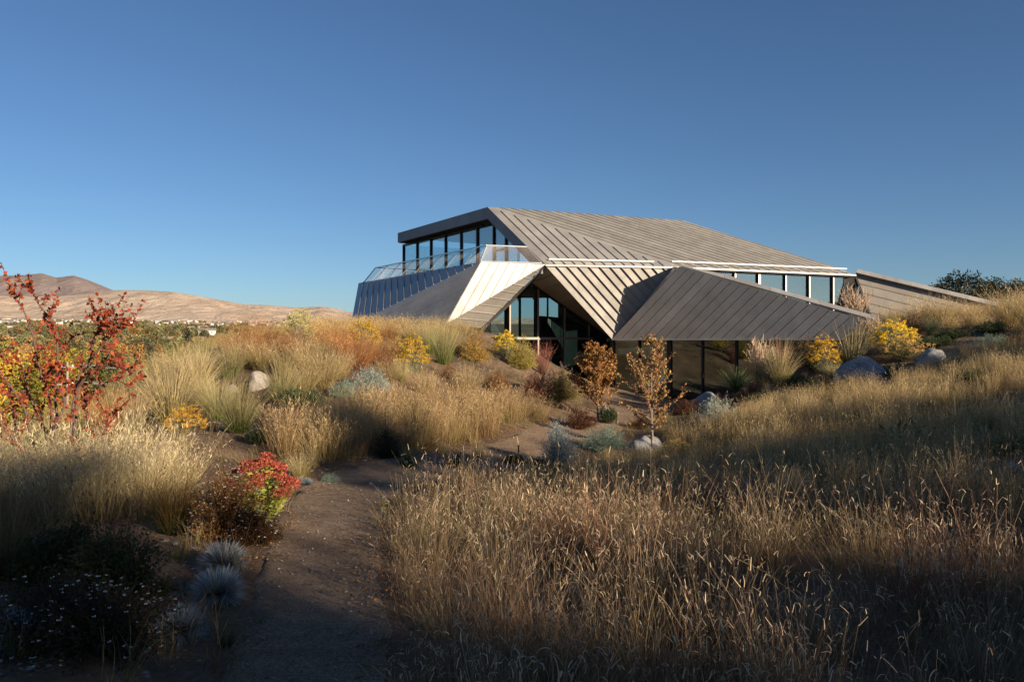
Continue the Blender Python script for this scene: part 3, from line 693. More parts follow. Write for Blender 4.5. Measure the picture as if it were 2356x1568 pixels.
# ground floor glass under the band
n0 = P(1412, 784, 39.4); n1 = P(1935, 784, 33.0); nd_ = nrm((n1 - n0) * [1, 1, 0]); nN = nrm(np.cross(nd_, [0, 0, 1])); nN = nN if nN[1] < 0 else -nN
us = [1412, 1472, 1541, 1617, 1695, 1772, 1850, 1930]; nxs = [hit_plane(u, 784, n0, nN) for u in us]; zG = G2[2] - .02
for k in range(len(us) - 1):
    poly = wall_quad(nxs[k], nxs[k + 1], zF, zG); n = poly_n(poly)
    if np.dot(n, nN) < 0: poly = poly[::-1]
    mb = MB(); mb.prism(poly, nN, .02); part('window', mb, M_GLASS)
for k in range(len(us)):
    w = .2 if k == 2 else .08
    mb = MB(); mb.bar(np.r_[nxs[k][:2], zF] + nN * .02, np.r_[nxs[k][:2], zG] + nN * .02, w, .16, up=nN); part('mullion', mb, M_FRAME)
mb = MB(); mb.bar(np.r_[nxs[0][:2], zF + .06] + nN * .02, np.r_[nxs[-1][:2], zF + .06] + nN * .02, .14, .14); part('window_sill', mb, M_FRAME)
for z0, off in ((zG + .06, 0), (zF + .01, 0)):
    mb = MB(); poly = [np.r_[p[:2], z0] for p in (nxs[0] + nN * (.6 if z0 > 0 else 0), nxs[-1] + nN * (.6 if z0 > 0 else 0), nxs[-1] - nN * 7, nxs[0] - nN * 7)]
    poly = poly if poly_n(poly)[2] > 0 else poly[::-1]; mb.prism(poly, np.array([0, 0, 1.]), .08); part('soffit' if z0 > 0 else 'ground_floor', mb, M_DARK)
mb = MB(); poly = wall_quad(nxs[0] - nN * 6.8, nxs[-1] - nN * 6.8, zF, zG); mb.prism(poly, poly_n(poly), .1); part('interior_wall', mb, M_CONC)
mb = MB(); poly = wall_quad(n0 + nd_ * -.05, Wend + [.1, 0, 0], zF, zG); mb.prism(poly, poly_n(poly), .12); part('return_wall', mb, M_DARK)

def patio_chair(c, rz, label):
    r = empty('patio_chair', c, rz); tag(r, label, 'chair', 'chairs on the balcony')
    mb = MB(); a = np.linspace(-1.3, 1.3, 11); mb.tube(np.stack([.27 * np.sin(a), .05 + .2 * np.cos(a), .72 + .06 * np.cos(a)], -1), np.full(11, .014), 6); mb.build('back_rail', M_FRAME, r)
    for t in np.linspace(-1.0, 1.0, 7):
        mb = MB(); mb.bar((.2 * math.sin(t), .05 + .15 * math.cos(t), .44), (.27 * math.sin(t), .05 + .2 * math.cos(t), .74), .015, .01); mb.build('slat', M_FRAME, r)
    mb = MB(); mb.box((0, 0, .44), (.22, .21, .012)); mb.build('seat', M_FRAME, r)
    for sx in (-1, 1):
        for sy in (-1, 1): mb = MB(); mb.bar((sx * .18, sy * .17, .44), (sx * .22, sy * .21, 0), .02, .02); mb.build('leg', M_FRAME, r)
zb_ = zp - .35
for f, off, rz, l in ((.30, 1.5, .6, 'dark metal chair on the balcony near the glass'), (.44, 1.3, 2.3, 'second dark metal chair on the balcony, nearer the viewer')):
    c = M1 + (p1 - M1) * f + inw * off; patio_chair((c[0], c[1], zb_ + .002), rz, l)
# ------------------------------------------------------------------ plant builders
def jit(c, n, amt=0.18, hue=0.05):
    c = np.asarray(c, float); c = np.tile(c, (n, 1)) if c.ndim == 1 else c
    return np.clip(c * (1 + rng.normal(0, amt, (n, 1))) * (1 + rng.normal(0, hue, (n, 3))), 0.004, 0.95)
def pick(pal, n):
    pal = np.asarray(pal, float); return pal[rng.integers(0, len(pal), n)]
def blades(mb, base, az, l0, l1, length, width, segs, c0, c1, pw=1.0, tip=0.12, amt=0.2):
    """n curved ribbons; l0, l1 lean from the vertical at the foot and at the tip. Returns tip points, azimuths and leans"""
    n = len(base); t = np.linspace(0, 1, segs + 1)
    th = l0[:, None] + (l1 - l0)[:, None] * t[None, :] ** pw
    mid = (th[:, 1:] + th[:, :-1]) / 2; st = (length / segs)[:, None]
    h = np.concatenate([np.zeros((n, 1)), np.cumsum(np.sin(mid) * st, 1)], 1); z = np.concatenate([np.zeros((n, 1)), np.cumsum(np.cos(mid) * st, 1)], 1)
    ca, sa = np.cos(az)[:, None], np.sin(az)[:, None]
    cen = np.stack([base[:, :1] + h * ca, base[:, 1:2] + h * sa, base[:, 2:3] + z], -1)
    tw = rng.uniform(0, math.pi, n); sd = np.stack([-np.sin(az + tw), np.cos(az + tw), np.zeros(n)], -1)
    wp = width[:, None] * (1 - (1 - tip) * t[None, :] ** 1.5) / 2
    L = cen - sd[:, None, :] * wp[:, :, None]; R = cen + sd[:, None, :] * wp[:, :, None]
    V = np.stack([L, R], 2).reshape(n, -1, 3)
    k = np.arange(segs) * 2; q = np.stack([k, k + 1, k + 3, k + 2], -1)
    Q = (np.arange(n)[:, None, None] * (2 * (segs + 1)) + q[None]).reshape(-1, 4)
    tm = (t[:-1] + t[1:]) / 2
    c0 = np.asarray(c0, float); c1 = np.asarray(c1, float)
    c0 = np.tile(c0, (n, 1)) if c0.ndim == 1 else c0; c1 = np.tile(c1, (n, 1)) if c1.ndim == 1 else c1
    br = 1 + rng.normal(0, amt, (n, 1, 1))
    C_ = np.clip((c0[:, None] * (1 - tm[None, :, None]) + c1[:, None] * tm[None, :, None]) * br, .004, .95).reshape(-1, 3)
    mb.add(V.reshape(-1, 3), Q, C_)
    return cen, az, th
def leaves(mb, pos, size, col, aspect=0.5, d=None, fold=0.0, droop=None):
    """diamond-shaped leaves, one quad each"""
    n = len(pos); size = np.broadcast_to(size, (n,))
    if d is None:
        d = rng.normal(0, 1, (n, 3))
    d = d / (np.linalg.norm(d, axis=1)[:, None] + 1e-9)
    r = rng.normal(0, 1, (n, 3)); s = np.cross(d, r); s /= np.linalg.norm(s, axis=1)[:, None] + 1e-9
    nn = np.cross(d, s)
    a = pos; b = pos + d * (size * .55)[:, None] + s * (size * aspect * .5)[:, None] + nn * (size * .08)[:, None]; c = pos + d * size[:, None]
    e = pos + d * (size * .55)[:, None] - s * (size * aspect * .5)[:, None] + nn * (size * .08)[:, None]
    V = np.stack([a, b, c, e], 1).reshape(-1, 3); mb.add(V, np.arange(4 * n).reshape(n, 4), col)
def disc(n, r, pw=0.5):
    a = rng.uniform(0, 2 * math.pi, n); q = r * rng.uniform(0, 1, n) ** pw
    return np.stack([q * np.cos(a), q * np.sin(a), np.zeros(n)], -1), a

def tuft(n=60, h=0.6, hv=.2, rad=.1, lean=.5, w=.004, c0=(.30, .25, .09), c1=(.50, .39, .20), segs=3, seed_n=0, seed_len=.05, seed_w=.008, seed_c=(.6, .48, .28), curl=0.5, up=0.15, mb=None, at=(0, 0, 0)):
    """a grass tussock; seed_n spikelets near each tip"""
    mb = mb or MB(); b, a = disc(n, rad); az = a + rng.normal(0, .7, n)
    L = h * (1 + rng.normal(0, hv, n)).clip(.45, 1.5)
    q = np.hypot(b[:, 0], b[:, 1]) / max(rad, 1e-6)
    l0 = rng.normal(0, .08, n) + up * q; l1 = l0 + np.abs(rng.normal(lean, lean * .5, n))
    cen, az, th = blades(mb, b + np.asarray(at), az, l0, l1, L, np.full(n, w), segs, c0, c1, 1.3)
    if seed_n:
        for k in range(seed_n):
            t = rng.uniform(.0, 1, n) if seed_n > 1 else np.ones(n)
            p = cen[:, -1] * t[:, None] + cen[:, -2] * (1 - t)[:, None]
            a2 = az + rng.normal(0, .9, n)
            l = th[:, -1] + rng.normal(.2, .35, n)
            blades(mb, p, a2, l, l + rng.normal(curl, .5, n), seed_len * rng.uniform(.6, 1.3, n), np.full(n, seed_w), 3, seed_c, np.asarray(seed_c) * 1.15, 1, .5)
    return mb
def fountain(n=420, h=1.0, spread=1.0, w=.005, c0=(.10, .13, .03), c1=(.46, .38, .19), rad=.12, inner=.45, segs=5, stiff=0.55):
    """a large fountain-shaped bunch grass, green at the heart and straw-coloured outwards"""
    mb = MB(); b, a = disc(n, rad); az = a + rng.normal(0, .45, n); q = rng.uniform(0, 1, n)
    l0 = q * .55 * spread; l1 = l0 + np.abs(rng.normal(stiff, .28, n)) * (0.4 + q)
    blades(mb, b, az, l0, l1, h * rng.uniform(.65, 1.15, n), np.full(n, w), segs, c0, c1, 1.6)
    m = int(n * inner); b, a = disc(m, rad * 1.2); az = a + rng.normal(0, .6, m)
    l0 = rng.uniform(0, .9, m); blades(mb, b, az, l0, l0 + rng.uniform(.2, .9, m), h * rng.uniform(.25, .5, m), np.full(m, w * 1.3), 3, np.asarray(c0) * .8, np.asarray(c0) * 1.6)
    return mb
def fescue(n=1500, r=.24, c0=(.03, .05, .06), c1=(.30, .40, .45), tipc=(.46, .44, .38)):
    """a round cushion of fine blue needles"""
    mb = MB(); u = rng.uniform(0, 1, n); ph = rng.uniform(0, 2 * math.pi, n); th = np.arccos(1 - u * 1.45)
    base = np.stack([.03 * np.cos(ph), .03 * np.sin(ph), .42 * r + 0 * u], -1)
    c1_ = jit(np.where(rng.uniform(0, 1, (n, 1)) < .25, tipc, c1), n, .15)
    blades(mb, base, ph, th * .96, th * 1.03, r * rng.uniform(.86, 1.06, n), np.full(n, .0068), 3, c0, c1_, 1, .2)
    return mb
def shrub(w=1.0, h=.7, nst=160, nleaf=14, lsize=.03, pal=((.09, .12, .04),), stemc=(.16, .12, .07), flower=None, nfl=0, fsize=.02, frad=.04, ftop=.35, asp=.4, low=.25, flat=.6, stemw=.006, upleaf=.6, mound=1.0):
    """a domed shrub: stems, then leaves along them and flower heads at the tips; returns three builders"""
    st, lf, fl = MB(), MB(), MB()
    ph = rng.uniform(0, 2 * math.pi, nst); u = rng.uniform(0, 1, nst) ** flat; th = u * math.pi * .5 * mound
    rr = rng.uniform(.8, 1.06, nst) * (1 + .10 * np.sin(3 * ph + 1) + .08 * np.sin(5 * ph))
    tip = np.stack([w / 2 * np.sin(th) * np.cos(ph) * rr, w / 2 * np.sin(th) * np.sin(ph) * rr, h * (.12 + .88 * np.cos(th)) * rr], -1)
    base, _ = disc(nst, .09 * w); L = np.linalg.norm(tip - base, axis=1)
    az = np.arctan2(tip[:, 1] - base[:, 1], tip[:, 0] - base[:, 0]); el = np.arccos(np.clip((tip[:, 2]) / L, -1, 1))
    cen, _, _ = blades(st, base, az, el * .75, el * 1.2, L, np.full(nst, stemw), 4, stemc, np.asarray(stemc) * 1.2, 1, .4)
    n = nst * nleaf; t = rng.uniform(low, 1, n); k = np.repeat(np.arange(nst), nleaf); f = t * 4; i0 = np.minimum(f.astype(int), 3); fr = (f - i0)[:, None]
    pos = cen[k, i0] * (1 - fr) + cen[k, i0 + 1] * fr; dr = cen[k, i0 + 1] - cen[k, i0]; dr /= np.linalg.norm(dr, axis=1)[:, None] + 1e-9
    d = dr * upleaf + rng.normal(0, .6, (n, 3))
    pos = pos + rng.normal(0, lsize * .6, (n, 3))
    leaves(lf, pos, lsize * rng.uniform(.6, 1.3, n), jit(pick(pal, n), n, .22, .08), asp, d)
    if flower is not None and nfl:
        sel = np.where(tip[:, 2] > h * ftop)[0]; k = np.repeat(sel, nfl); n = len(k)
        off = rng.normal(0, 1, (n, 3)); off /= np.linalg.norm(off, axis=1)[:, None]; off[:, 2] = np.abs(off[:, 2]) * .8
        leaves(fl, cen[k, -1] + off * (frad * rng.uniform(.2, 1, n))[:, None], fsize * rng.uniform(.6, 1.3, n), jit(pick(flower, n), n, .15, .05), .8, off + rng.normal(0, .6, (n, 3)))
    return st, lf, fl
def branch_tree(seed, h=2.4, trunk_h=.5, r0=.03, width=1.1, nb=26, sub=4, pyr=True, bark=(.13, .10, .075), nleaf=1500, lsize=.06, pal=((.42, .20, .05),), asp=.55, crook=.12, dens=1.0):
    """a young tree: trunk, rising limbs, twigs and leaves set along the twigs"""
    R = np.random.default_rng(seed); tr, lf = MB(), MB()
    ts = np.linspace(0, 1, 9); tp = np.stack([crook * .3 * np.sin(ts * 4 + seed) * ts, crook * .3 * np.cos(ts * 3 + seed) * ts, ts * h], -1)
    tr.tube(tp, r0 * (1 - .85 * ts), 6, bark); tw = []
    for k in range(nb):
        f = trunk_h / h + (1 - trunk_h / h) * ((k + R.uniform(0, 1)) / nb) * .97
        p = np.array([np.interp(f, ts, tp[:, q]) for q in range(3)]); az = k * 2.4 + R.normal(0, .4)
        x = (f * h - trunk_h) / (h - trunk_h)
        prof = (1 - x) ** .75 * (.55 + .45 * min(1, x * 5)) if pyr else math.sin(math.pi * (0.15 + .8 * x)) ** .7
        Lb = width * .5 * prof * R.uniform(.7, 1.25) + .06; el = R.uniform(.55, .95) if pyr else R.uniform(.5, 1.1)
        s = np.linspace(0, 1, 6); dirv = np.array([math.cos(az) * math.cos(el), math.sin(az) * math.cos(el), math.sin(el)])
        bend = s[:, None] ** 2 * np.array([0, 0, .25 * Lb]) * R.uniform(-.3, 1)
        bp = p + s[:, None] * dirv * Lb * 1.25 + bend + np.cumsum(R.normal(0, .012 * Lb, (6, 3)), 0)
        rb = r0 * (1 - f) * .45 + .003; tr.tube(bp, rb * (1 - .8 * s), 4, bark); tw.append(bp)
        for _ in range(sub):
            i = R.integers(1, 5); a2 = az + R.normal(0, .9); e2 = el + R.normal(-.1, .4); L2 = Lb * R.uniform(.25, .55)
            d2 = np.array([math.cos(a2) * math.cos(e2), math.sin(a2) * math.cos(e2), math.sin(e2)]); q = np.linspace(0, 1, 4)[:, None]
            sp = bp[i] + q * d2 * L2 + q ** 2 * np.array([0, 0, .1 * L2]); tr.tube(sp, rb * .4 * (1 - .7 * q[:, 0]) + .001, 3, bark); tw.append(sp)
    lens = np.array([np.linalg.norm(t[-1] - t[0]) for t in tw]); pr = lens / lens.sum()
    k = R.choice(len(tw), int(nleaf * dens), p=pr); t = R.uniform(.15, 1.03, len(k)); pos = np.array([tw[a][0] if 0 else np.array([np.interp(b, np.linspace(0, 1, len(tw[a])), tw[a][:, q]) for q in range(3)]) for a, b in zip(k, t)])
    d = R.normal(0, 1, (len(k), 3)) + np.array([0, 0, -.25]); leaves(lf, pos + R.normal(0, .012, pos.shape), lsize * R.uniform(.6, 1.25, len(k)), jit(pick(pal, len(k)), len(k), .25, .08), asp, d)
    return tr, lf
def crown_tree(seed, h=9, w=7, trunk=.3, n=2600, lsize=.35, pal=((.10, .12, .03),), bark=(.10, .08, .06), clumps=26, kind='round', asp=.75):
    """a mature tree: trunk, limbs to each clump and leaf-sized faces through the clumps"""
    R = np.random.default_rng(seed); tr, lf = MB(), MB(); th = h * (.18 if kind != 'pine' else .12)
    ts = np.linspace(0, 1, 7); tp = np.stack([.04 * h * np.sin(2 * ts + seed), .03 * h * np.sin(3 * ts + 2 * seed), ts * h * .85], -1); tr.tube(tp, trunk * (1 - .85 * ts), 7, bark)
    cs = []
    for k in range(clumps):
        f = (k + R.uniform(0, 1)) / clumps; az = k * 2.4 + R.normal(0, .5)
        if kind == 'pine': z = th + (h - th) * f; rr = w / 2 * (1 - f) ** .8 * R.uniform(.5, 1.05); cr = w * .16 * (1.15 - .6 * f)
        elif kind == 'poplar': z = th + (h - th) * f; rr = w / 2 * math.sin(math.pi * (.1 + .85 * f)) * R.uniform(.3, .9); cr = w * .24
        else: z = th + (h - th) * (.15 + .8 * f); rr = w / 2 * math.sin(math.pi * (.18 + .74 * f)) ** .7 * R.uniform(.35, 1.0); cr = w * R.uniform(.13, .21)
        c = np.array([math.cos(az) * rr, math.sin(az) * rr, z]); cs.append((c, cr))
        b0 = np.array([np.interp(max(.12, (z - .35 * rr) / h / .85 - .08), ts, tp[:, q]) for q in range(3)]); s = np.linspace(0, 1, 4)[:, None]
        tr.tube(b0 + (c - b0) * s + np.array([0, 0, .08 * rr]) * np.sin(s * math.pi), trunk * .28 * (1 - .75 * s[:, 0]), 4, bark)
    per = n // clumps
    for c, cr in cs:
        o = R.normal(0, 1, (per, 3)); o /= np.linalg.norm(o, axis=1)[:, None]; o *= (cr * R.uniform(.25, 1.05, per) ** .6)[:, None]; o[:, 2] *= .72
        col = jit(pick(pal, per), per, .18, .06) * R.uniform(.8, 1.2)
        leaves(lf, c + o, lsize * R.uniform(.6, 1.2, per), col, asp, o + R.normal(0, .5 * cr, (per, 3)))
    return tr, lf
def boulder(seed, w, d, h, sub=4, rough=.16):
    bm = bmesh.new(); bmesh.ops.create_icosphere(bm, subdivisions=sub, radius=1)
    for v in bm.verts:
        c = v.co.copy(); n1 = mnoise.fractal(c * 1.1 + Vector((seed, 0, seed * .3)), .9, 2, 3); n2 = mnoise.noise(c * 3.1 + Vector((0, seed, 0)))
        k = 1 + rough * n1 + rough * .25 * n2; c *= k
        for ax in ((.7, .2, .68), (-.5, -.6, .62), (.1, -.95, .3)):
            a = Vector(ax).normalized(); e = c.dot(a) - .82
            if e > 0: c -= a * e * .75
        v.co = Vector((c.x * w / 2, c.y * d / 2, c.z * h if c.z > 0 else c.z * h * .45))
    me = bpy.data.meshes.new('boulder'); bm.to_mesh(me); bm.free()
    me.polygons.foreach_set('use_smooth', np.ones(len(me.polygons), bool)); return me

# a field of instanced tussocks as one object: the prototypes live in its own mesh
_groups = {}
def scatter_group(K):
    if K in _groups: return _groups[K]
    g = bpy.data.node_groups.new('scatter_%d' % K, 'GeometryNodeTree'); _groups[K] = g
    g.interface.new_socket('Geometry', in_out='INPUT', socket_type='NodeSocketGeometry'); g.interface.new_socket('Geometry', in_out='OUTPUT', socket_type='NodeSocketGeometry')
    N = g.nodes; L = g.links; gi = N.new('NodeGroupInput'); go = N.new('NodeGroupOutput')
    def attr(name, t):
        a = N.new('GeometryNodeInputNamedAttribute'); a.data_type = t; a.inputs[0].default_value = name; return a.outputs[0]
    pr = attr('proto', 'INT'); g2i = N.new('GeometryNodeGeometryToInstance')
    def sep(k):
        c = N.new('FunctionNodeCompare'); c.data_type = 'INT'; c.operation = 'EQUAL'; L.new(pr, c.inputs[2]); c.inputs[3].default_value = k
        s = N.new('GeometryNodeSeparateGeometry'); s.domain = 'POINT'; L.new(gi.outputs[0], s.inputs[0]); L.new(c.outputs[0], s.inputs[1]); return s.outputs[0]
    for k in range(K): L.new(sep(k), g2i.inputs[0])
    iop = N.new('GeometryNodeInstanceOnPoints'); L.new(sep(-1), iop.inputs['Points']); L.new(g2i.outputs[0], iop.inputs['Instance'])
    iop.inputs['Pick Instance'].default_value = True; L.new(attr('idx', 'INT'), iop.inputs['Instance Index'])
    er = N.new('FunctionNodeEulerToRotation'); L.new(attr('rot', 'FLOAT_VECTOR'), er.inputs[0]); L.new(er.outputs[0], iop.inputs['Rotation'])
    L.new(attr('scl', 'FLOAT_VECTOR'), iop.inputs['Scale']); L.new(iop.outputs[0], go.inputs[0]); return g
def scatter(name, protos, pts, label, cat, mat, smin=.75, smax=1.25, tilt=.12, rotz=None, scl=None, idx=None):
    """pts (n,3); protos list of MB"""
    K = len(protos); n = len(pts); V = []; pid = []; mbj = MB()
    for k, p in enumerate(protos):
        off = mbj.n
        for a in p.V: mbj.V.append(a); mbj.n += len(a)
        for q, c in zip(p.Q, p.CQ): mbj.Q.append(q + off); mbj.CQ.append(c)
        for q, c in zip(p.T, p.CT): mbj.T.append(q + off); mbj.CT.append(c)
        pid += [k] * p.n
    mbj.V.append(np.asarray(pts)); mbj.n += n; pid += [-1] * n; nv = len(pid); m0 = nv - n
    me = mbj.mesh(name, mat)
    assert len(me.vertices) == nv
    me.attributes.new('proto', 'INT', 'POINT').data.foreach_set('value', np.array(pid, np.int32))
    a = np.zeros(nv, np.int32); a[m0:] = rng.integers(0, K, n) if idx is None else idx; me.attributes.new('idx', 'INT', 'POINT').data.foreach_set('value', a)
    r = np.zeros((nv, 3), np.float32); r[m0:, :2] = rng.normal(0, tilt, (n, 2)); r[m0:, 2] = rng.uniform(0, 6.283, n) if rotz is None else rotz
    me.attributes.new('rot', 'FLOAT_VECTOR', 'POINT').data.foreach_set('vector', r.ravel())
    s = np.ones((nv, 3), np.float32); s[m0:] = (rng.uniform(smin, smax, n) if scl is None else scl)[:, None]; s[m0:, 2] *= rng.uniform(.85, 1.15, n)
    me.attributes.new('scl', 'FLOAT_VECTOR', 'POINT').data.foreach_set('vector', s.ravel())
    o = link(name, me); md = o.modifiers.new('scatter', 'NODES'); md.node_group = scatter_group(K)
    return tag(o, label, cat, kind='stuff')
def gpoly(uv, dmin=2.0): return np.array([gpix(u, v, dmin)[:2] for u, v in uv])
def fill(poly, dens, avoid_path=.08, avoid=(), keep=None):
    poly = np.asarray(poly); lo = poly.min(0); hi = poly.max(0); n = int((hi - lo).prod() * dens)
    x = rng.uniform(lo[0], hi[0], n); y = rng.uniform(lo[1], hi[1], n); m = in_poly(x, y, poly)
    x, y = x[m], y[m]; m = path_d(x, y) > avoid_path; m &= ~in_poly(x, y, TERR)
    for (cx, cy, r) in avoid: m &= np.hypot(x - cx, y - cy) > r
    if keep is not None: m &= keep(x, y)
    x, y = x[m], y[m]; return np.stack([x, y, ground(x, y) - .01], -1)
# ------------------------------------------------------------------ valley: field, road, town, trees
M_FIELD = mat_simple('dry_field', (0.56, 0.42, 0.25), 1, 0, 0.1, 0.01, .2)
M_ROAD = mat_simple('pale_asphalt', (0.30, 0.28, 0.26), .95, 0, .2, .3, .15)
def sheet(name, uvd, mat, label, cat, lift=.5, nn=24):
    (u0, u1, d0, d1) = uvd; mb = MB(); us = np.linspace(u0, u1, nn); ds = np.linspace(d0, d1, 8)
    V = np.array([[((u - 1178) / F * d, d, float(far_z(np.array((u - 1178) / F * d), np.array(d))) + lift) for u in us] for d in ds])
    i = np.arange(7)[:, None] * nn; j = np.arange(nn - 1)[None, :]
    mb.add(V.reshape(-1, 3), np.stack([i + j, i + j + 1, i + nn + j + 1, i + nn + j], -1).reshape(-1, 4))
    return tag(mb.build(name, mat), label, cat, kind='structure')
sheet('field', (-300, 480, 780, 905), M_FIELD, 'mown straw coloured field before the town', 'field', 1.5)
sheet('field', (455, 700, 860, 900), M_ROAD, 'pale paved yard before the town', 'yard', 1.5)

R4 = np.random.default_rng(4)
TOWN_PAL = [((.12, .125, .06), (.16, .15, .075)), ((.26, .21, .07), (.32, .23, .07)), ((.07, .085, .06), (.09, .10, .07)), ((.30, .18, .08), (.25, .16, .08)), ((.18, .175, .08), (.21, .19, .085))]
tp = []
for k, pal in enumerate(TOWN_PAL):
    for q in range(2):
        t, l = crown_tree(100 + k * 3 + q, 8, 8 if k != 2 else 5, .2, 260, 1.5, pal, clumps=9, kind='round' if k != 2 else 'pine'); tp.append(l)
n = 5200; d = 930 + (4150 - 930) * R4.uniform(0, 1, n) ** 1.15; u = R4.uniform(-120, 1000, n); x = (u - 1178) / F * d
z = far_z(x, d); n2 = 700; d2 = R4.uniform(300, 770, n2); u2 = R4.uniform(-150, 620, n2); x2 = (u2 - 1178) / F * d2
x = np.concatenate([x, x2]); d = np.concatenate([d, d2]); z = np.concatenate([z, far_z(x2, d2)]); n += n2
idx = R4.choice(10, n, p=[.14, .14, .09, .09, .12, .1, .04, .04, .12, .12])
idx[-700:] = R4.choice(10, 700, p=[.10, .10, .16, .16, .09, .09, .08, .08, .07, .07])
scatter('distant_trees', tp, np.stack([x, d, z - .5], -1), 'far belt of green and autumn trees among the town houses', 'trees', M_FARTREE, .55, 1.35, .03, idx=idx)

WCOL = [(.72, .70, .66), (.58, .52, .44), (.66, .62, .56), (.45, .36, .28)]; RCOL = [(.30, .26, .23), (.42, .38, .35), (.24, .22, .21), (.36, .25, .19)]
M_HOUSE = mat_plant('house_paint', 0, .85, .12, .2)
hm = []
for k in range(4):
    mb = MB(); w, l, hh, rh = (7, 5, 3.0, 2.0) if k != 1 else (16, 7, 4.0, .8)
    mb.box((0, 0, hh / 2 - .5), (w, l, hh / 2 + .5), WCOL[k])
    e = .6; V = [(-w - e, -l - e, hh), (w + e, -l - e, hh), (w + e, l + e, hh), (-w - e, l + e, hh), (-w - e, 0, hh + rh), (w + e, 0, hh + rh)]
    mb.add(V, [[0, 1, 5, 4], [2, 3, 4, 5]], RCOL[k]); mb.add(V, [[0, 4, 3], [1, 2, 5]], WCOL[k])
    for xx in (-.6, 0, .55): mb.box((w * xx, -l - .03, hh * .5), (w * .1, .05, hh * .2), (.06, .07, .08))
    hm.append(mb.mesh('house', M_HOUSE))
HL = ['white walled house among trees of the far town', 'long low pale building in the far town', 'cream house with dark roof in the far town', 'brown house with tan roof in the far town']
hd = R4.uniform(0, 1, 170) ** .8
for k in range(170):
    d = 950 + 3150 * hd[k]; u = R4.uniform(-20, 780); x = (u - 1178) / F * d; t = int(R4.choice(4, p=[.45, .12, .28, .15])); s = R4.uniform(1.0, 1.5) * (1 + .35 * hd[k])
    o = link('house', hm[t], None, (x, d, float(far_z(np.array(x), np.array(d))) + (4.5 if hd[k] > .25 else 2.5)), R4.uniform(-.5, .5), s)
    tag(o, HL[t], 'house', 'houses of the far town, kind %s' % ('white', 'long', 'cream', 'brown')[t])

VT = [  # column, row of the top, distance, width in columns, kind, palette, label
 (18, 820, 82, 110, 'round', 'Y', 'yellow tree at the left edge behind the red shrub'),
 (125, 820, 86, 100, 'round', 'Y', 'bright yellow tree behind the power pole'),
 (158, 801, 120, 75, 'round', 'YG', 'yellow green tree just above the power pole'),
 (252, 812, 105, 100, 'round', 'G', 'leafy green tree right of the power pole'),
 (268, 788, 175, 62, 'round', 'O', 'russet tree above the leafy green tree'),
 (318, 772, 260, 60, 'round', 'D', 'large olive tree at the edge of the field'),
 (362, 775, 250, 55, 'round', 'D', 'dark green tree right of the large olive tree'),
 (315, 790, 170, 46, 'round', 'O', 'orange tree below the large olive tree'),
 (345, 798, 130, 48, 'pine', 'C', 'short dark conifer between orange trees'),
 (366, 789, 190, 32, 'round', 'O', 'small orange tree right of the short dark conifer'),
 (152, 779, 300, 50, 'round', 'D', 'dark tree standing before the straw field'),
 (185, 784, 280, 34, 'round', 'D', 'smaller dark tree right of the one before the field'),
 (20, 782, 280, 52, 'round', 'YG', 'olive tree at the left edge near the field'),
 (65, 788, 220, 60, 'round', 'O', 'orange tree left of the power pole in the distance'),
 (105, 792, 210, 55, 'round', 'YG', 'yellow olive tree behind the bright yellow tree'),
 (215, 796, 190, 60, 'round', 'YG', 'yellow green tree in the middle of the valley row'),
 (432, 757, 150, 56, 'pine', 'C', 'tall dark conifer rising above the fountain grass'),
 (405, 786, 190, 52, 'round', 'G', 'green tree left of the tall dark conifer'),
 (470, 782, 200, 60, 'round', 'YG', 'yellow green tree right of the tall dark conifer'),
 (520, 790, 180, 60, 'round', 'G', 'green tree peeping over the crest of the mound'),
 (300, 835, 95, 60, 'round', 'G', 'low green tree behind the tips of the red shrub'),
 (360, 840, 100, 70, 'round', 'Y', 'golden tree behind the blond fountain grass'),
 (-60, 800, 110, 110, 'round', 'YG', 'yellow green tree cut by the left edge of the picture'),
 (60, 840, 70, 80, 'round', 'YG', 'low yellow green tree under the yellow crowns')]
VP = {'Y': ((.55, .36, .03), (.48, .34, .05), (.40, .30, .05)), 'YG': ((.26, .23, .04), (.34, .27, .04), (.16, .16, .04)), 'G': ((.14, .17, .05), (.20, .21, .06), (.09, .11, .04)),
      'O': ((.38, .19, .05), (.42, .24, .06), (.28, .15, .05)), 'D': ((.07, .075, .035), (.10, .10, .04)), 'C': ((.035, .045, .03), (.05, .06, .035))}
for k, (u, vt, d, wpx, kind, pal, label) in enumerate(VT):
    x = (u - 1178) / F * d; zb = float(ground_raw(np.array([x]), np.array([float(d)]))[0]); ztop = EYE - (vt - 784) / F * d
    h = max(4.0, ztop - zb); w = wpx / F * d
    tr, lf = crown_tree(300 + k, h, w * 1.1, .03 * h, 2400 if d < 130 else 1300, .035 * w + .22, VP[pal], clumps=30 if kind == 'round' else 34, kind=kind)
    root = empty('valley_tree', (x, d, zb)); tag(root, label, 'tree', 'autumn trees in the valley')
    tr.build('trunk', M_WOOD, root); lf.build('crown', M_FARTREE, root)
# low brush that fills the valley floor between the trees
n = 900; d = R4.uniform(60, 420, n); u = R4.uniform(-150, 620, n); x = (u - 1178) / F * d
sp = [shrub(2.4, 1.5, 40, 7, .45, p, asp=.8)[1] for p in (VP['YG'], VP['D'], VP['O'], ((.3, .24, .12), (.24, .2, .1)))]
scatter('valley_brush', sp, np.stack([x, d, ground_raw(x, d) - .1], -1), 'low brush covering the slope down to the valley', 'brush', M_FARTREE, .6, 1.7, .05)

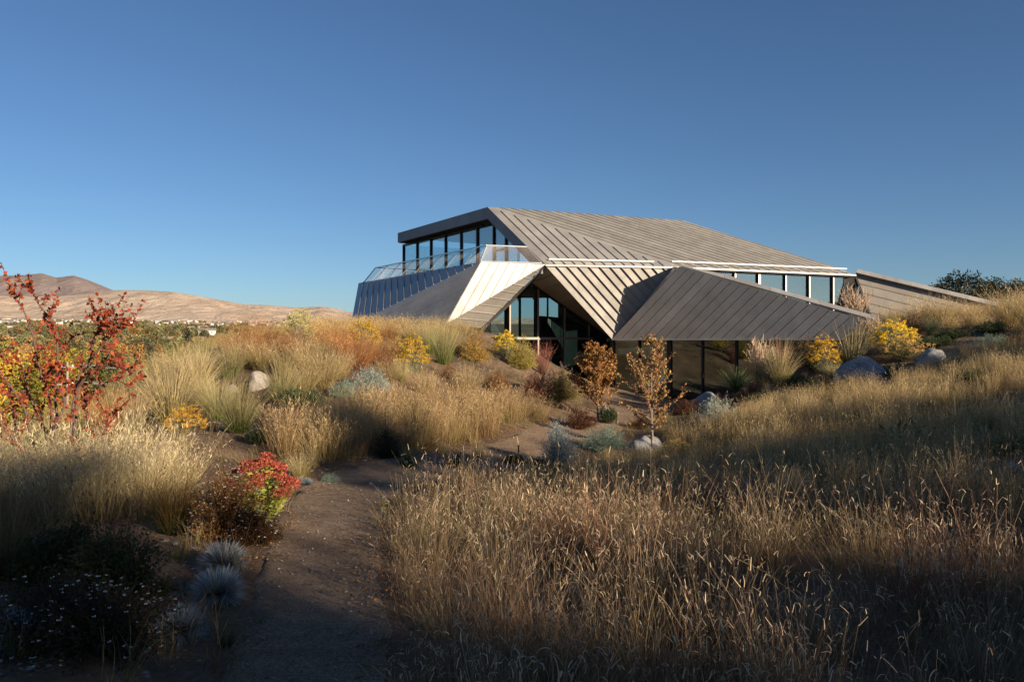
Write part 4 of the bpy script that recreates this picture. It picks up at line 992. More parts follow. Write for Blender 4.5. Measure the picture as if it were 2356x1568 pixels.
# road with parked cars below the garden, a power pole with wires
RD = [on_ground(-60, 64), on_ground(40, 62), on_ground(150, 66), on_ground(240, 74)]
mb = MB(); V = []
for p in RD:
    for o in (-3.2, 3.2): V.append((p[0], p[1] + o, float(ground(np.array([p[0]]), np.array([p[1] + o]))[0]) + .25))
mb.add(V, [[0, 2, 3, 1], [2, 4, 5, 3], [4, 6, 7, 5]]); tag(mb.build('road', M_ROAD), 'pale road seen through the red shrub', 'road', kind='structure')
M_CARW = mat_simple('white_car_paint', (.7, .7, .7), .25, 0, .5); M_CARD = mat_simple('dark_car_paint', (.06, .07, .09), .25, .2, .5); M_CARG = mat_simple('car_glass', (.02, .025, .03), .08); M_TYRE = mat_simple('tyre', (.02, .02, .02), .8)
def car(p, rz, mat, label):
    r = empty('parked_car', p, rz); tag(r, label, 'car', 'cars parked on the road below')
    prof = [(-2.1, .35), (-2.1, .85), (-1.6, .95), (-1.1, 1.42), (.5, 1.45), (1.15, .98), (2.0, .85), (2.15, .4)]
    mb = MB(); V = [(x, s * (.85 if z < 1.2 else .68), z) for s in (-1, 1) for x, z in prof]; m = len(prof)
    mb.add(V, [[i, i + m, (i + 1) % m + m, (i + 1) % m] for i in range(m)]); mb.add(V, [[0, i, i + 1] for i in range(1, m - 1)] + [[m, m + i + 1, m + i] for i in range(1, m - 1)]); mb.build('body', mat, r)
    for s in (-1, 1):
        mb = MB(); mb.add([(-1.3, s * .81, 1.0), (.95, s * .81, 1.0), (.45, s * .715, 1.38), (-1.0, s * .715, 1.38)], [[0, 1, 2, 3]]); mb.build('side_window', M_CARG, r)
        for xx in (-1.35, 1.35):
            mb = MB(); a = np.arange(12) / 12 * 6.283; mb.tube([(xx, s * .72, .33), (xx, s * .9, .33)], [.33, .33], 12); mb.build('wheel', M_TYRE, r)
    for s in (-1, 1): mb = MB(); mb.box((2.12, s * .6, .7), (.05, .16, .08)); mb.build('headlight', M_STEEL, r)
for u, d, m, l in ((16, 62, M_CARD, 'dark parked car at the left edge behind red stems'), (118, 64, M_CARW, 'white parked car seen through the red shrub')):
    p = on_ground(u, d); car((p[0], p[1], p[2] + .28), .1, m, l)
pp = on_ground(155, 74); zt = EYE - (832 - 784) / F * 74
r = empty('power_pole', pp); tag(r, 'wooden power pole with two crossarms behind the red shrub', 'pole')
mb = MB(); mb.tube([(0, 0, 0), (0, 0, zt - pp[2])], [.14, .1], 8, (.25, .2, .16)); mb.build('pole', M_WOOD, r)
for dz in (.5, 2.1):
    mb = MB(); mb.bar((-1.2, 0, zt - pp[2] - dz), (1.2, 0, zt - pp[2] - dz), .12, .12, col=(.3, .26, .22)); arm = mb.build('crossarm', M_WOOD, r)
    for xx in (-1.1, -.5, .5, 1.1): mb = MB(); mb.tube([(xx, 0, zt - pp[2] - dz + .06), (xx, 0, zt - pp[2] - dz + .25)], [.06, .04], 6, (.7, .7, .7)); mb.build('insulator', M_WOOD, arm)
for xx, dz in ((-1.1, .25), (1.1, .25), (-1.1, 1.85), (1.1, 1.85)):
    s = np.linspace(0, 1, 14)[:, None]; a = np.array([pp[0] + xx, pp[1], zt - dz]); b = a + [60, 18, 1.0]; pts = a + (b - a) * s - np.array([0, 0, 1.6]) * (4 * s * (1 - s))
    mb = MB(); mb.tube(pts, np.full(14, .022), 4, (.35, .35, .35)); w = mb.build('wire', M_WOOD, r); w.location = (-pp[0], -pp[1], -pp[2])

# ------------------------------------------------------------------ trees on the ridge at the far right
for k, (u, vt, d, wpx, kind, pal, label) in enumerate([
  (2208, 634, 66, 120, 'round', 'C', 'dark pine at the end of the wing wall'), (2285, 644, 70, 95, 'round', 'C', 'middle dark pine on the right ridge'),
  (2350, 646, 68, 90, 'round', 'C', 'dark pine cut by the right edge of the picture'), (2162, 660, 72, 70, 'round', 'O', 'orange tree peeping over the wing wall'), (2250, 660, 80, 90, 'round', 'D', 'lower green tree between the ridge pines')]):
    x = (u - 1178) / F * d; zb = float(ground_raw(np.array([x]), np.array([float(d)]))[0]); h = EYE - (vt - 784) / F * d - zb; w = wpx / F * d
    tr, lf = crown_tree(500 + k, h, w * 1.15, .22, 4200, .26, VP[pal], clumps=34, kind=kind, asp=.4)
    root = empty('ridge_tree', (x, d, zb)); tag(root, label, 'tree', 'trees on the right ridge'); tr.build('trunk', M_WOOD, root); lf.build('crown', M_FARTREE, root)

# ------------------------------------------------------------------ trees behind the viewer: they shade the foreground and show in the glass
SA = np.array([SUN_H[0], SUN_H[1]]) / math.hypot(*SUN_H); SC_ = np.array([-SA[1], SA[0]])
for k, (c, a, top, w) in enumerate([(-15, 27, 10.5, 9), (-9, 29, 11, 9), (-3.5, 27, 10.2, 8), (0.8, 28, 10.7, 6.4), (4.6, 27, 8.45, 3.6), (7.6, 28, 11.6, 3.6), (9.8, 29, 10.3, 4.2), (12.6, 28, 9.6, 5), (15.8, 27, 9.3, 5), (20, 30, 8.6, 6), (25.2, 28, 11.6, 5.5), (30.5, 30, 11.7, 5), (35.5, 31, 10.6, 6), (-21, 30, 11, 9)]):
    xy = SA * a + SC_ * c; zb = float(ground_raw(np.array([xy[0]]), np.array([xy[1]]))[0])
    tr, lf = crown_tree(700 + k, top - zb, w, .24, 7600 if c < 3 else 3600, .34, ((.07, .085, .03), (.11, .11, .035), (.16, .13, .04)), clumps=36, kind='round')
    root = empty('shade_tree', (xy[0], xy[1], zb)); tag(root, 'broad leafy tree behind the viewer, dark silhouette mirrored in the windows', 'tree', 'trees mirrored in the windows')
    tr.build('trunk', M_WOOD, root); lf.build('crown', M_FARTREE, root)
# ------------------------------------------------------------------ boulders
TAKEN = []                                       # x, y, radius kept clear of field grass
def px2m(px, d): return px / F * d
for k, (u, v, wpx, hpx, warm, sink, label) in enumerate([
  (1997, 872, 128, 56, 0, .06, 'large grey boulder below the spiky grass on the right slope'),
  (1945, 866, 44, 26, 1, .03, 'small tan stone tucked against the large grey boulder'),
  (2158, 838, 92, 40, 0, .04, 'flat grey boulder beside the upper path on the right'),
  (1492, 1036, 118, 34, 0, .03, 'low blue grey boulder at the foot of the slender young tree'),
  (592, 895, 74, 46, 1, .04, 'pale rounded boulder among fountain grasses on the left mound'),
  (530, 903, 46, 22, 1, .02, 'small pale stone left of the rounded boulder'),
  (1632, 926, 70, 26, 0, .03, 'grey stone behind the silver sage by the terrace'),
  (205, 1120, 130, 70, 0, .05, 'grey boulder half hidden in blond grass by the red shrub'),
  (1394, 958, 30, 30, 1, .02, 'small upright stone under the orange tree'),
  (1640, 1092, 26, 12, 0, .01, 'fist sized stone in the grass of the right slope'),
  (2335, 1075, 40, 14, 0, .01, 'flat stone on the bare soil at the right edge')]):
    p = gpix(u, v); d = p[1]; w = px2m(wpx, d); h = px2m(hpx, d)
    o = link('boulder', boulder(3.3 + k * 1.7, w, w * .75, h * .95, 4 if wpx > 60 else 3), None, (p[0], p[1] + w * .25, p[2] - sink), .4 * k)
    o.data.materials.append(M_ROCK_WARM if warm else M_ROCK); tag(o, label, 'boulder', 'garden boulders'); TAKEN.append((p[0], p[1] + w * .25, w * .45))

# upper path winding over the right hill
up = catmull(np.array([gpix(u, v)[:2] for u, v in ((2330, 742), (2272, 757), (2222, 785), (2170, 815), (2105, 850), (2040, 885))]), 14)
tg = np.gradient(up, axis=0); tg /= np.linalg.norm(tg, axis=1)[:, None]; sd = np.stack([tg[:, 1], -tg[:, 0]], 1); rows = []
for f in np.linspace(-1, 1, 9):
    xy = up + sd * (f * (.62 + (.07 * np.sin(np.arange(len(up)) * .5 + 3 * f) if abs(f) == 1 else 0)))[..., None] if abs(f) == 1 else up + sd * f * .62
    rows.append(np.column_stack([xy, ground(xy[:, 0], xy[:, 1]) + (.03 if abs(f) < 1 else -.02)]))
V = np.stack(rows, 1); m_ = len(up); i = np.arange(m_ - 1)[:, None] * 9; j = np.arange(8)[None, :]
mb = MB(); mb.add(V.reshape(-1, 3), np.stack([i + j, i + j + 1, i + 9 + j + 1, i + 9 + j], -1).reshape(-1, 4)); tag(mb.build('path', M_PATH, smooth=True), 'narrow upper path climbing the right hill', 'path', kind='structure')
TAKEN += [(a, b, .62) for a, b in up[::3]]

# ------------------------------------------------------------------ single bunch grasses
def g_mesh(mb, name='tussock'): return mb.mesh(name, M_GRASS)
STRAW = (.50, .385, .20)
FT = [g_mesh(fountain(520, 1.0, 1.0)) for _ in range(3)]                                     # fountain grass, green heart
FB = [g_mesh(fountain(560, 1.0, 1.15, c0=(.26, .23, .08), c1=(.56, .45, .24), inner=.2)) for _ in range(2)]   # blond fountain grass
FS = [g_mesh(fountain(170, 1.0, .75, .007, c0=(.13, .13, .05), c1=(.48, .39, .23), inner=.15, stiff=.25))]      # stiff spiky grass
ORG = [g_mesh(tuft(520, .95, .16, .22, .45, .006, (.22, .10, .03), (.50, .25, .09), 3, 1, .10, .006, (.52, .28, .12), .3, .55)) for _ in range(3)]   # rust coloured grass
BEI = [g_mesh(tuft(460, .95, .2, .2, .5, .006, (.24, .19, .07), (.50, .38, .19), 3, 2, .07, .007, (.56, .44, .25), .3, .5)) for _ in range(3)]
PNK = [g_mesh(tuft(260, .95, .15, .14, .35, .007, (.16, .07, .05), (.42, .18, .13), 3, 2, .08, .008, (.45, .20, .15), .3, .3))]
PLU = [g_mesh(tuft(150, .85, .15, .16, .18, .008, (.12, .12, .04), (.40, .30, .19), 3, 3, .20, .018, (.46, .34, .24), .1, .28))]
def grass(u, v, hpx, meshes, label, grp, dmin=2.0, wide=1.0, name='bunch_grass'):
    p = gpix(u, v, dmin); s = px2m(hpx, p[1])
    o = link(name, meshes[rng.integers(0, len(meshes))], None, p - [0, 0, .02], rng.uniform(0, 6.28), (s * wide, s * wide, s))
    tag(o, label, 'grass', grp, 'thing'); TAKEN.append((p[0], p[1], s * .38)); return o
GF = 'fountain grasses on the left mound'
grass(548, 995, 140, FT, 'fountain grass with dark green heart nearest the bare gravel', GF)
grass(500, 968, 115, FT, 'fountain grass directly behind the one nearest the bare gravel', GF)
grass(648, 928, 105, FT, 'green hearted fountain grass right of the pale rounded boulder', GF)
grass(528, 872, 95, FT, 'fountain grass behind the small pale stone', GF)
grass(395, 972, 160, FB, 'widest blond fountain grass left of the golden flowers', GF, wide=1.15)
grass(455, 905, 110, FB, 'blond fountain grass behind the widest one', GF)
grass(470, 858, 70, FB, 'blond fountain grass on the skyline of the mound', GF)
grass(308, 1000, 120, FS, 'sparse stiff grass right of the red shrub', GF, wide=.9)
grass(435, 905, 90, BEI, 'beige tussock above the widest blond fountain grass', GF)
grass(745, 890, 95, BEI, 'beige tussock left of the silver sage on the mound', GF)
grass(700, 850, 75, BEI, 'beige tussock among the rust coloured clumps', GF)
grass(600, 850, 70, BEI, 'beige tussock behind the pale rounded boulder', GF)
grass(660, 862, 70, BEI, 'beige tussock up the slope from the green hearted grass', GF)
grass(560, 848, 72, BEI, 'pale upright tussock behind the left stones', GF)
grass(1020, 838, 120, FT, 'tall wispy green grass right of the yellow bush', GF, wide=.7)
grass(985, 815, 85, FT, 'green grass behind the tall wispy one', GF, wide=.8)
grass(1075, 905, 70, BEI, 'tussock on the bare slope left of the russet shrub', GF)
grass(925, 880, 60, FB, 'straw tussock right of the silver sage', GF)
grass(975, 905, 60, BEI, 'straw tussock below the yellow bush', GF)
GO = 'rust coloured grasses on the mound'
for u, v, h, l in [(590, 805, 70, 'rust grass clump on the skyline left of the pale flowering bush'), (635, 826, 66, 'rust grass clump below the skyline left of the pale flowering bush'), (700, 830, 68, 'rust grass clump under the pale flowering bush'),
                   (765, 812, 75, 'rust grass clump on the skyline right of the pale flowering bush'), (822, 848, 82, 'rust grass clump left of the yellow bush'), (555, 828, 58, 'rust grass clump behind the pale upright tussock'), (600, 842, 56, 'low rust grass clump behind the pale boulder'),
                   (530, 815, 46, 'rust grass clump at the left end of the skyline'), (660, 800, 45, 'small rust grass clump on the skyline'), (258, 1000, 95, 'rust grass clump behind the tips of the red shrub')]:
    grass(u, v, h * 1.12, ORG, l, GO, wide=1.05)
for u, v, h, m, l in [(740, 838, 60, 'B', 'beige tussock between two rust clumps near the crest'), (880, 845, 70, 'O', 'rust grass clump right of the yellow crest bush'), (790, 828, 62, 'O', 'rust grass clump below the yellow crest bush'), (865, 812, 46, 'B', 'beige tussock right of the yellow crest bush'),
                      (700, 905, 72, 'B', 'beige tussock above the bare gravel'), (780, 870, 66, 'B', 'beige tussock above the silver sage'), (895, 880, 60, 'B', 'beige tussock right above the silver sage'), (470, 935, 80, 'F', 'blond fountain grass between the widest one and the stones'),
                      (400, 880, 80, 'B', 'beige tussock at the left end of the mound'), (350, 940, 90, 'F', 'blond fountain grass at the left foot of the mound'), (1050, 812, 60, 'B', 'beige tussock at the top of the bare slope'), (960, 790, 55, 'B', 'beige tussock on the crest behind the tall yellow bush'), (890, 785, 50, 'O', 'small rust clump on the crest near the zinc')]:
    grass(u, v, h, {'B': BEI, 'O': ORG, 'F': FB}[m], l, GF if m != 'O' else GO)
grass(1247, 862, 70, PNK, 'pinkish red grass in front of the big window', 'red grasses', wide=.8)
grass(1960, 838, 100, FS, 'large spiky straw grass above the grey boulder', 'right slope grasses', wide=1.35)
grass(1966, 762, 92, PLU, 'upright brown plume grass at the end of the dark zinc band', 'right slope grasses', wide=.9)
grass(2000, 792, 60, PLU, 'shorter brown plume grass behind the spiky straw grass', 'right slope grasses', wide=.9)
grass(2042, 752, 50, BEI, 'blond tussock at the foot of the wing wall', 'right slope grasses')
grass(2120, 752, 70, BEI, 'left of the two big blond tussocks against the wing wall', 'right slope grasses', wide=1.1)
grass(2170, 750, 72, BEI, 'right of the two big blond tussocks against the wing wall', 'right slope grasses', wide=1.1)
grass(2238, 744, 52, BEI, 'blond tussock beside the upper path', 'right slope grasses', wide=1.2)
grass(2325, 752, 95, BEI, 'big tussock on the skyline at the right edge', 'right slope grasses', wide=1.1)
grass(2385, 760, 100, BEI, 'tussock cut by the right edge on the skyline', 'right slope grasses', wide=1.1)
grass(2145, 775, 52, [g_mesh(fountain(420, 1, .9, .007, (.05, .08, .04), (.10, .14, .08), stiff=.3))], 'dense green grass under the blond tussocks', 'right slope grasses')
grass(1795, 892, 118, FB, 'cream fountain grass in front of the ground floor glass', 'right slope grasses', wide=.75)
grass(1752, 885, 95, PLU, 'cream plume grass left of the cream fountain grass', 'right slope grasses', wide=.8)
grass(1915, 868, 38, FB, 'low tussock left of the large grey boulder', 'right slope grasses', wide=1.2)
grass(2110, 842, 40, FS, 'thin spiky tuft between the two right boulders', 'right slope grasses')
grass(690, 1095, 55, BEI, 'small straw tussock at the bend of the path', 'path edge tussocks', wide=1.0)
grass(1100, 1055, 45, FB, 'low straw tussock by the far bend of the path', 'path edge tussocks')
grass(940, 1058, 38, FB, 'low straw tussock right of the round dark bush', 'path edge tussocks')
grass(1020, 1050, 36, FB, 'low straw tussock in the middle of the far path edge', 'path edge tussocks')
grass(400, 1225, 170, [g_mesh(fountain(520, 1, 1.0, .006, (.05, .06, .02), (.34, .18, .06), inner=.5))], 'green and orange arching grass under the blond mass', 'near left grasses')
grass(20, 1330, 190, [g_mesh(fountain(420, 1, 1.0, .006, (.04, .05, .02), (.20, .12, .05), inner=.5))], 'dark arching grass at the left edge', 'near left grasses')
grass(520, 1490, 80, [g_mesh(fountain(300, 1, 1.0, .006, (.03, .05, .02), (.12, .14, .06), inner=.5))], 'small dark green tuft by the path edge', 'near left grasses')
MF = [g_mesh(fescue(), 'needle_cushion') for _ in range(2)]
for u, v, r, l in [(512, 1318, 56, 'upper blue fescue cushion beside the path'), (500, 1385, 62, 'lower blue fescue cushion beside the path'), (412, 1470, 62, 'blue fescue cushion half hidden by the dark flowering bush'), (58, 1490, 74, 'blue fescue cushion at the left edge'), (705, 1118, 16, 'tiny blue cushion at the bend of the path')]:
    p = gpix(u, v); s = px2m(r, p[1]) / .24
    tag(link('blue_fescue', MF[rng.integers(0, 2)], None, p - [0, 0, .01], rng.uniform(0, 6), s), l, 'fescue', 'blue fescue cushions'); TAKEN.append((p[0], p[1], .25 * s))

# ------------------------------------------------------------------ shrubs
SH = {}
def shrub_kind(key):
    if key in SH: return SH[key]
    YF = ((.72, .47, .03), (.78, .55, .06), (.62, .40, .03)); K = dict(
     yellow=dict(w=1.15, h=.85, nst=230, nleaf=16, lsize=.07, pal=((.14, .16, .06), (.20, .20, .10), (.26, .25, .15)), stemc=(.30, .28, .20), flower=YF, nfl=26, fsize=.03, frad=.055, asp=.12, ftop=.3),
     gold=dict(w=1.5, h=.8, nst=260, nleaf=14, lsize=.05, pal=((.16, .14, .04), (.12, .12, .04)), flower=((.60, .34, .03), (.68, .42, .05), (.45, .27, .04)), nfl=24, fsize=.028, frad=.07, asp=.25, ftop=.2),
     pale=dict(w=1.2, h=.9, nst=230, nleaf=16, lsize=.07, pal=((.26, .27, .16), (.34, .33, .22)), stemc=(.34, .32, .26), flower=((.68, .60, .18), (.60, .54, .24)), nfl=22, fsize=.03, frad=.05, asp=.14),
     fade=dict(w=1.5, h=.7, nst=230, nleaf=14, lsize=.05, pal=((.12, .13, .04), (.18, .15, .06)), flower=((.50, .36, .12), (.42, .28, .10)), nfl=14, fsize=.03, frad=.06, asp=.3),
     orange=dict(w=1.2, h=.9, nst=220, nleaf=34, lsize=.05, pal=((.38, .23, .04), (.46, .20, .05), (.30, .26, .06), (.22, .20, .06)), asp=.35, upleaf=.9),
     greeny=dict(w=1.1, h=.9, nst=220, nleaf=34, lsize=.05, pal=((.28, .28, .06), (.36, .30, .06), (.18, .20, .06), (.40, .24, .06)), asp=.3, upleaf=1.0),
     sage=dict(w=1.5, h=.7, nst=300, nleaf=34, lsize=.055, pal=((.30, .34, .30), (.38, .42, .36), (.22, .27, .24)), stemc=(.22, .22, .18), asp=.28, upleaf=.9),
     sagedk=dict(w=1.5, h=.75, nst=300, nleaf=34, lsize=.05, pal=((.15, .23, .18), (.20, .28, .22), (.27, .33, .25)), stemc=(.14, .15, .12), asp=.25, upleaf=.9),
     sageup=dict(w=1.0, h=1.0, nst=170, nleaf=40, lsize=.06, pal=((.22, .27, .27), (.29, .34, .34), (.17, .21, .21)), stemc=(.2, .2, .18), asp=.22, upleaf=1.2, flat=.9),
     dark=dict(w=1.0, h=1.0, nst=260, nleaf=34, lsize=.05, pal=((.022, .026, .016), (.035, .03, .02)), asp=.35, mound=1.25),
     russet=dict(w=1.4, h=.75, nst=230, nleaf=26, lsize=.045, pal=((.28, .12, .05), (.22, .09, .05), (.32, .18, .07)), stemc=(.18, .09, .05), asp=.4),
     wine=dict(w=1.4, h=.8, nst=230, nleaf=28, lsize=.045, pal=((.24, .07, .055), (.18, .06, .05), (.28, .12, .07)), stemc=(.16, .07, .05), asp=.4),
     olive=dict(w=1.5, h=.95, nst=260, nleaf=34, lsize=.05, pal=((.24, .22, .06), (.32, .27, .09), (.20, .17, .08), (.32, .20, .08)), asp=.35, flower=((.30, .22, .34),), nfl=2, fsize=.03),
     winedk=dict(w=1.4, h=.8, nst=240, nleaf=30, lsize=.05, pal=((.10, .035, .022), (.14, .05, .03), (.08, .04, .02)), asp=.45),
     twig=dict(w=1.2, h=1.0, nst=170, nleaf=6, lsize=.05, pal=((.26, .07, .06), (.20, .06, .05)), stemc=(.24, .06, .05), asp=.4, flat=.8),
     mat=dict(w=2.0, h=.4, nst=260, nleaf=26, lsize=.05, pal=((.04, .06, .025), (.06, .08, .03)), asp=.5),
     weed=dict(w=1.5, h=.7, nst=60, nleaf=7, lsize=.26, pal=((.035, .07, .02), (.05, .10, .03)), asp=.22, low=.1, upleaf=1.5),
     brown=dict(w=1.3, h=.9, nst=240, nleaf=20, lsize=.05, pal=((.16, .10, .05), (.12, .08, .045)), stemc=(.14, .09, .05), asp=.4))
    s = K[key]; st, lf, fl = shrub(**s)
    SH[key] = (st.mesh('stems', M_WOOD), lf.mesh('foliage', M_PLANT), fl.mesh('flowers', M_PLANT) if s.get('nfl') else None, s['w'], s['h']); return SH[key]
def put_shrub(u, v, wpx, hpx, key, label, grp=None, name='shrub', dmin=2.0, p=None):
    p = gpix(u, v, dmin) if p is None else p; st, lf, fl, w, h = shrub_kind(key); sx = px2m(wpx, p[1]) / w; sz = px2m(hpx, p[1]) / h
    r = link(name, None, None, p - [0, 0, .02], rng.uniform(0, 6.28), (sx, sx, sz)); r.empty_display_size = .2
    tag(r, label, 'shrub', grp); link('stems', st, r); link('foliage', lf, r)
    if fl: link('flowers', fl, r)
    TAKEN.append((p[0], p[1] - .1, px2m(wpx, p[1]) * .5)); return r
for a in [
 (425, 998, 98, 62, 'gold', 'golden flowering shrub in front of the widest blond fountain grass'),
 (838, 815, 84, 76, 'yellow', 'yellow flowering bush on the crest behind the rust grass'),
 (690, 800, 96, 86, 'pale', 'pale yellow flowering bush on the skyline of the mound'),
 (728, 812, 60, 40, 'pale', 'smaller pale flowering bush below the one on the skyline'),
 (948, 862, 88, 84, 'yellow', 'tall yellow flowering bush in the middle of the mound'),
 (920, 822, 66, 46, 'fade', 'faded seed head bush behind the tall yellow bush'),
 (1163, 822, 62, 56, 'yellow', 'yellow flowering bush before the big window'),
 (1092, 834, 78, 66, 'orange', 'orange and green shrub at the top of the bare slope'),
 (1200, 850, 78, 74, 'greeny', 'yellow green shrub right of the flowering bush at the window'),
 (1165, 792, 62, 28, 'mat', 'low green plant at the foot of the slanted zinc'),
 (850, 905, 110, 60, 'sage', 'silver sage in the middle of the mound'),
 (790, 915, 70, 45, 'sagedk', 'grey green shrub left of the silver sage'),
 (1650, 978, 112, 62, 'sage', 'silver sage beside the terrace on the right'),
 (1392, 1040, 118, 62, 'sagedk', 'blue green sage mound beside the path'),
 (1285, 1072, 96, 100, 'sageup', 'upright grey sage at the bend of the path'),
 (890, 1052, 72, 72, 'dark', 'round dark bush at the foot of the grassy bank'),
 (1030, 872, 52, 40, 'russet', 'small russet shrub on the bare slope'),
 (1142, 902, 82, 52, 'russet', 'wider russet shrub on the bare slope'),
 (1232, 915, 92, 62, 'wine', 'wine red shrub on the bank beside the orange tree'),
 (1290, 925, 110, 84, 'olive', 'big olive green shrub left of the orange tree'),
 (1335, 988, 84, 58, 'winedk', 'dark red shrub at the foot of the orange tree'),
 (1400, 975, 50, 44, 'mat', 'dark green plant right of the orange tree trunk'),
 (1670, 935, 72, 34, 'wine', 'low red stonecrop behind the silver sage'),
 (1732, 922, 52, 46, 'wine', 'red and green stonecrop right of the yucca'),
 (1580, 952, 80, 36, 'winedk', 'dark red ground plant at the terrace edge'),
 (1795, 868, 120, 92, 'twig', 'red twigged shrub behind the cream grasses'),
 (1870, 850, 100, 80, 'brown', 'brown twiggy shrub before the dark glass'),
 (1840, 900, 110, 40, 'mat', 'dark green mat before the cream grasses'),
 (1898, 856, 84, 76, 'yellow', 'bright yellow bush left of the spiky straw grass'),
 (2058, 812, 112, 70, 'yellow', 'bright yellow bush right of the spiky straw grass'),
 (2082, 830, 112, 56, 'fade', 'faded yellow shrub in front of the right yellow bush'),
 (2105, 768, 84, 56, 'brown', 'brown seed head shrub under the wing wall'),
 (2195, 778, 90, 22, 'mat', 'low green mat beside the upper path'),
 (2150, 800, 100, 30, 'mat', 'low purple flecked mat behind the faded shrub'),
 (2030, 780, 80, 36, 'sagedk', 'grey green shrub at the end of the zinc coping'),
 (2082, 1040, 100, 62, 'weed', 'dark green broad leaved weed on the right slope'),
 (2180, 1125, 90, 44, 'weed', 'small green weed below the broad leaved one'),
 (1050, 1075, 50, 30, 'weed', 'green weed at the far edge of the path'),
 (940, 1075, 46, 26, 'weed', 'small green weed right of the dark bush'),
 (2330, 1040, 90, 30, 'weed', 'green weed on bare soil at the right edge'),
 (760, 1110, 50, 26, 'sagedk', 'small grey plant at the bend of the path'),
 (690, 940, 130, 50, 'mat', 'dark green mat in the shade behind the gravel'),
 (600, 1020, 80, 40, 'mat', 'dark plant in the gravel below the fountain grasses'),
 (100, 975, 110, 40, 'fade', 'dry shrub below the yellow trees'),
 (215, 1000, 80, 50, 'greeny', 'yellow green shrub behind the red shrub stems'),
 (2250, 885, 110, 34, 'mat', 'dark green patch above the sunlit strip of grass'), (2310, 850, 90, 36, 'brown', 'brown dry shrub near the right edge above the sunlit strip'), (2140, 868, 80, 24, 'mat', 'low green patch below the flat grey boulder'),
 (1880, 900, 90, 30, 'mat', 'dark green patch left of the large grey boulder'), (1980, 985, 80, 30, 'weed', 'green weed in the middle of the right slope'), (2210, 990, 90, 36, 'weed', 'green weed right of the broad leaved one'),
 (1830, 1040, 70, 26, 'weed', 'small green weed left of the broad leaved one'), (1560, 1040, 80, 30, 'fade', 'low dry plant right of the blue grey boulder'), (1250, 1090, 90, 40, 'mat', 'dark ground plant at the foot of the upright grey sage'),
 (1480, 985, 70, 30, 'winedk', 'dark ground plant behind the slender young tree'), (1180, 1068, 60, 26, 'mat', 'dark plant beside the black irrigation stake'), (2290, 800, 100, 34, 'sagedk', 'grey green shrub below the big skyline tussock'),
 (2330, 960, 80, 26, 'mat', 'dark green patch at the right edge below the sunlit strip'),
 (2200, 850, 90, 30, 'brown', 'brown dry plant right of the flat grey boulder'), (2060, 870, 70, 26, 'weed', 'green weed between the two right boulders'), (2280, 770, 80, 34, 'mat', 'dark green mound beside the bend of the upper path'),
 (2350, 800, 90, 40, 'brown', 'brown shrub at the right edge below the skyline tussocks'), (1760, 930, 80, 30, 'mat', 'dark green patch right of the red stonecrop'), (1880, 940, 60, 24, 'weed', 'green weed on the lower edge of the sunlit strip')]:
    put_shrub(*a, grp='garden shrubs')
# yucca
p = gpix(1692, 915); mb = MB(); n = 190; ph = rng.uniform(0, 6.28, n); th = np.arccos(1 - rng.uniform(0, 1, n) * .9)
blades(mb, np.stack([0 * ph, 0 * ph, .15 + .1 * rng.uniform(0, 1, n)], -1), ph, th * .9, th, .5 * rng.uniform(.8, 1.1, n), np.full(n, .022), 3, (.07, .11, .04), (.24, .30, .12), 1, .05)
s = px2m(66, p[1]) / .62; tag(link('yucca', mb.mesh('yucca', M_PLANT), None, p, 0, s), 'spiky green yucca before the ground floor glass', 'yucca')
# ------------------------------------------------------------------ young trees
for u, v, h, w, sd, nl, ls, pal, bark, label, pyr in [
  (1375, 968, 178, 150, 21, 4200, .085, ((.33, .14, .04), (.38, .20, .07), (.20, .08, .03), (.30, .17, .06)), (.14, .11, .09), 'young tree with dense rust orange leaves beside the path', True),
  (1500, 1034, 262, 165, 22, 4400, .05, ((.40, .28, .10), (.34, .20, .07), (.26, .13, .05), (.30, .09, .06), (.30, .27, .09)), (.20, .16, .13), 'slender young tree with sparse tan leaves at the path bend', True),
  (1655, 912, 135, 100, 23, 2600, .10, ((.28, .10, .04), (.34, .17, .06), (.20, .07, .03)), (.12, .10, .08), 'small red leaved tree before the ground floor glass', False)]:
    p = gpix(u, v); d = p[1]; hh = px2m(h, d); tr, lf = branch_tree(sd, hh, hh * .16, .016 * hh, px2m(w, d), 34, 6, pyr, bark, nl, ls, pal)
    r = empty('young_tree', p - [0, 0, .03]); tag(r, label, 'tree', 'young garden trees'); tr.build('trunk', M_WOOD, r); lf.build('crown', M_PLANT, r); TAKEN.append((p[0], p[1], .15))
M_BLACK = mat_simple('black_metal', (.015, .015, .015), .5, .3)
def stake(u, v, hpx, mat, label, extra=False, r=.012):
    p = gpix(u, v); mb = MB(); h = px2m(hpx, p[1]); mb.tube([(0, 0, -.05), (0, 0, h)], [r, r], 8, (.28, .19, .12)); root = empty('stake', p); tag(root, label, 'stake'); mb.build('rod', mat, root)
    mb = MB(); mb.tube([(0, 0, h), (0, 0, h + .02)], [r * 1.5, r * 1.4], 8, (.28, .19, .12)); mb.build('cap', mat, root)
    if extra: mb = MB(); mb.tube([(0, 0, h * .7), (.12, .02, h * .2)], [.006, .006], 5); mb.build('drip_line', mat, root)
stake(1193, 1075, 48, M_BLACK, 'thin black irrigation stake at the bend of the path', True); stake(1499, 1040, 45, M_BLACK, 'black stake tied at the slender young tree'); stake(1420, 975, 26, M_WOOD, 'short wooden stake by the orange tree', r=.03)

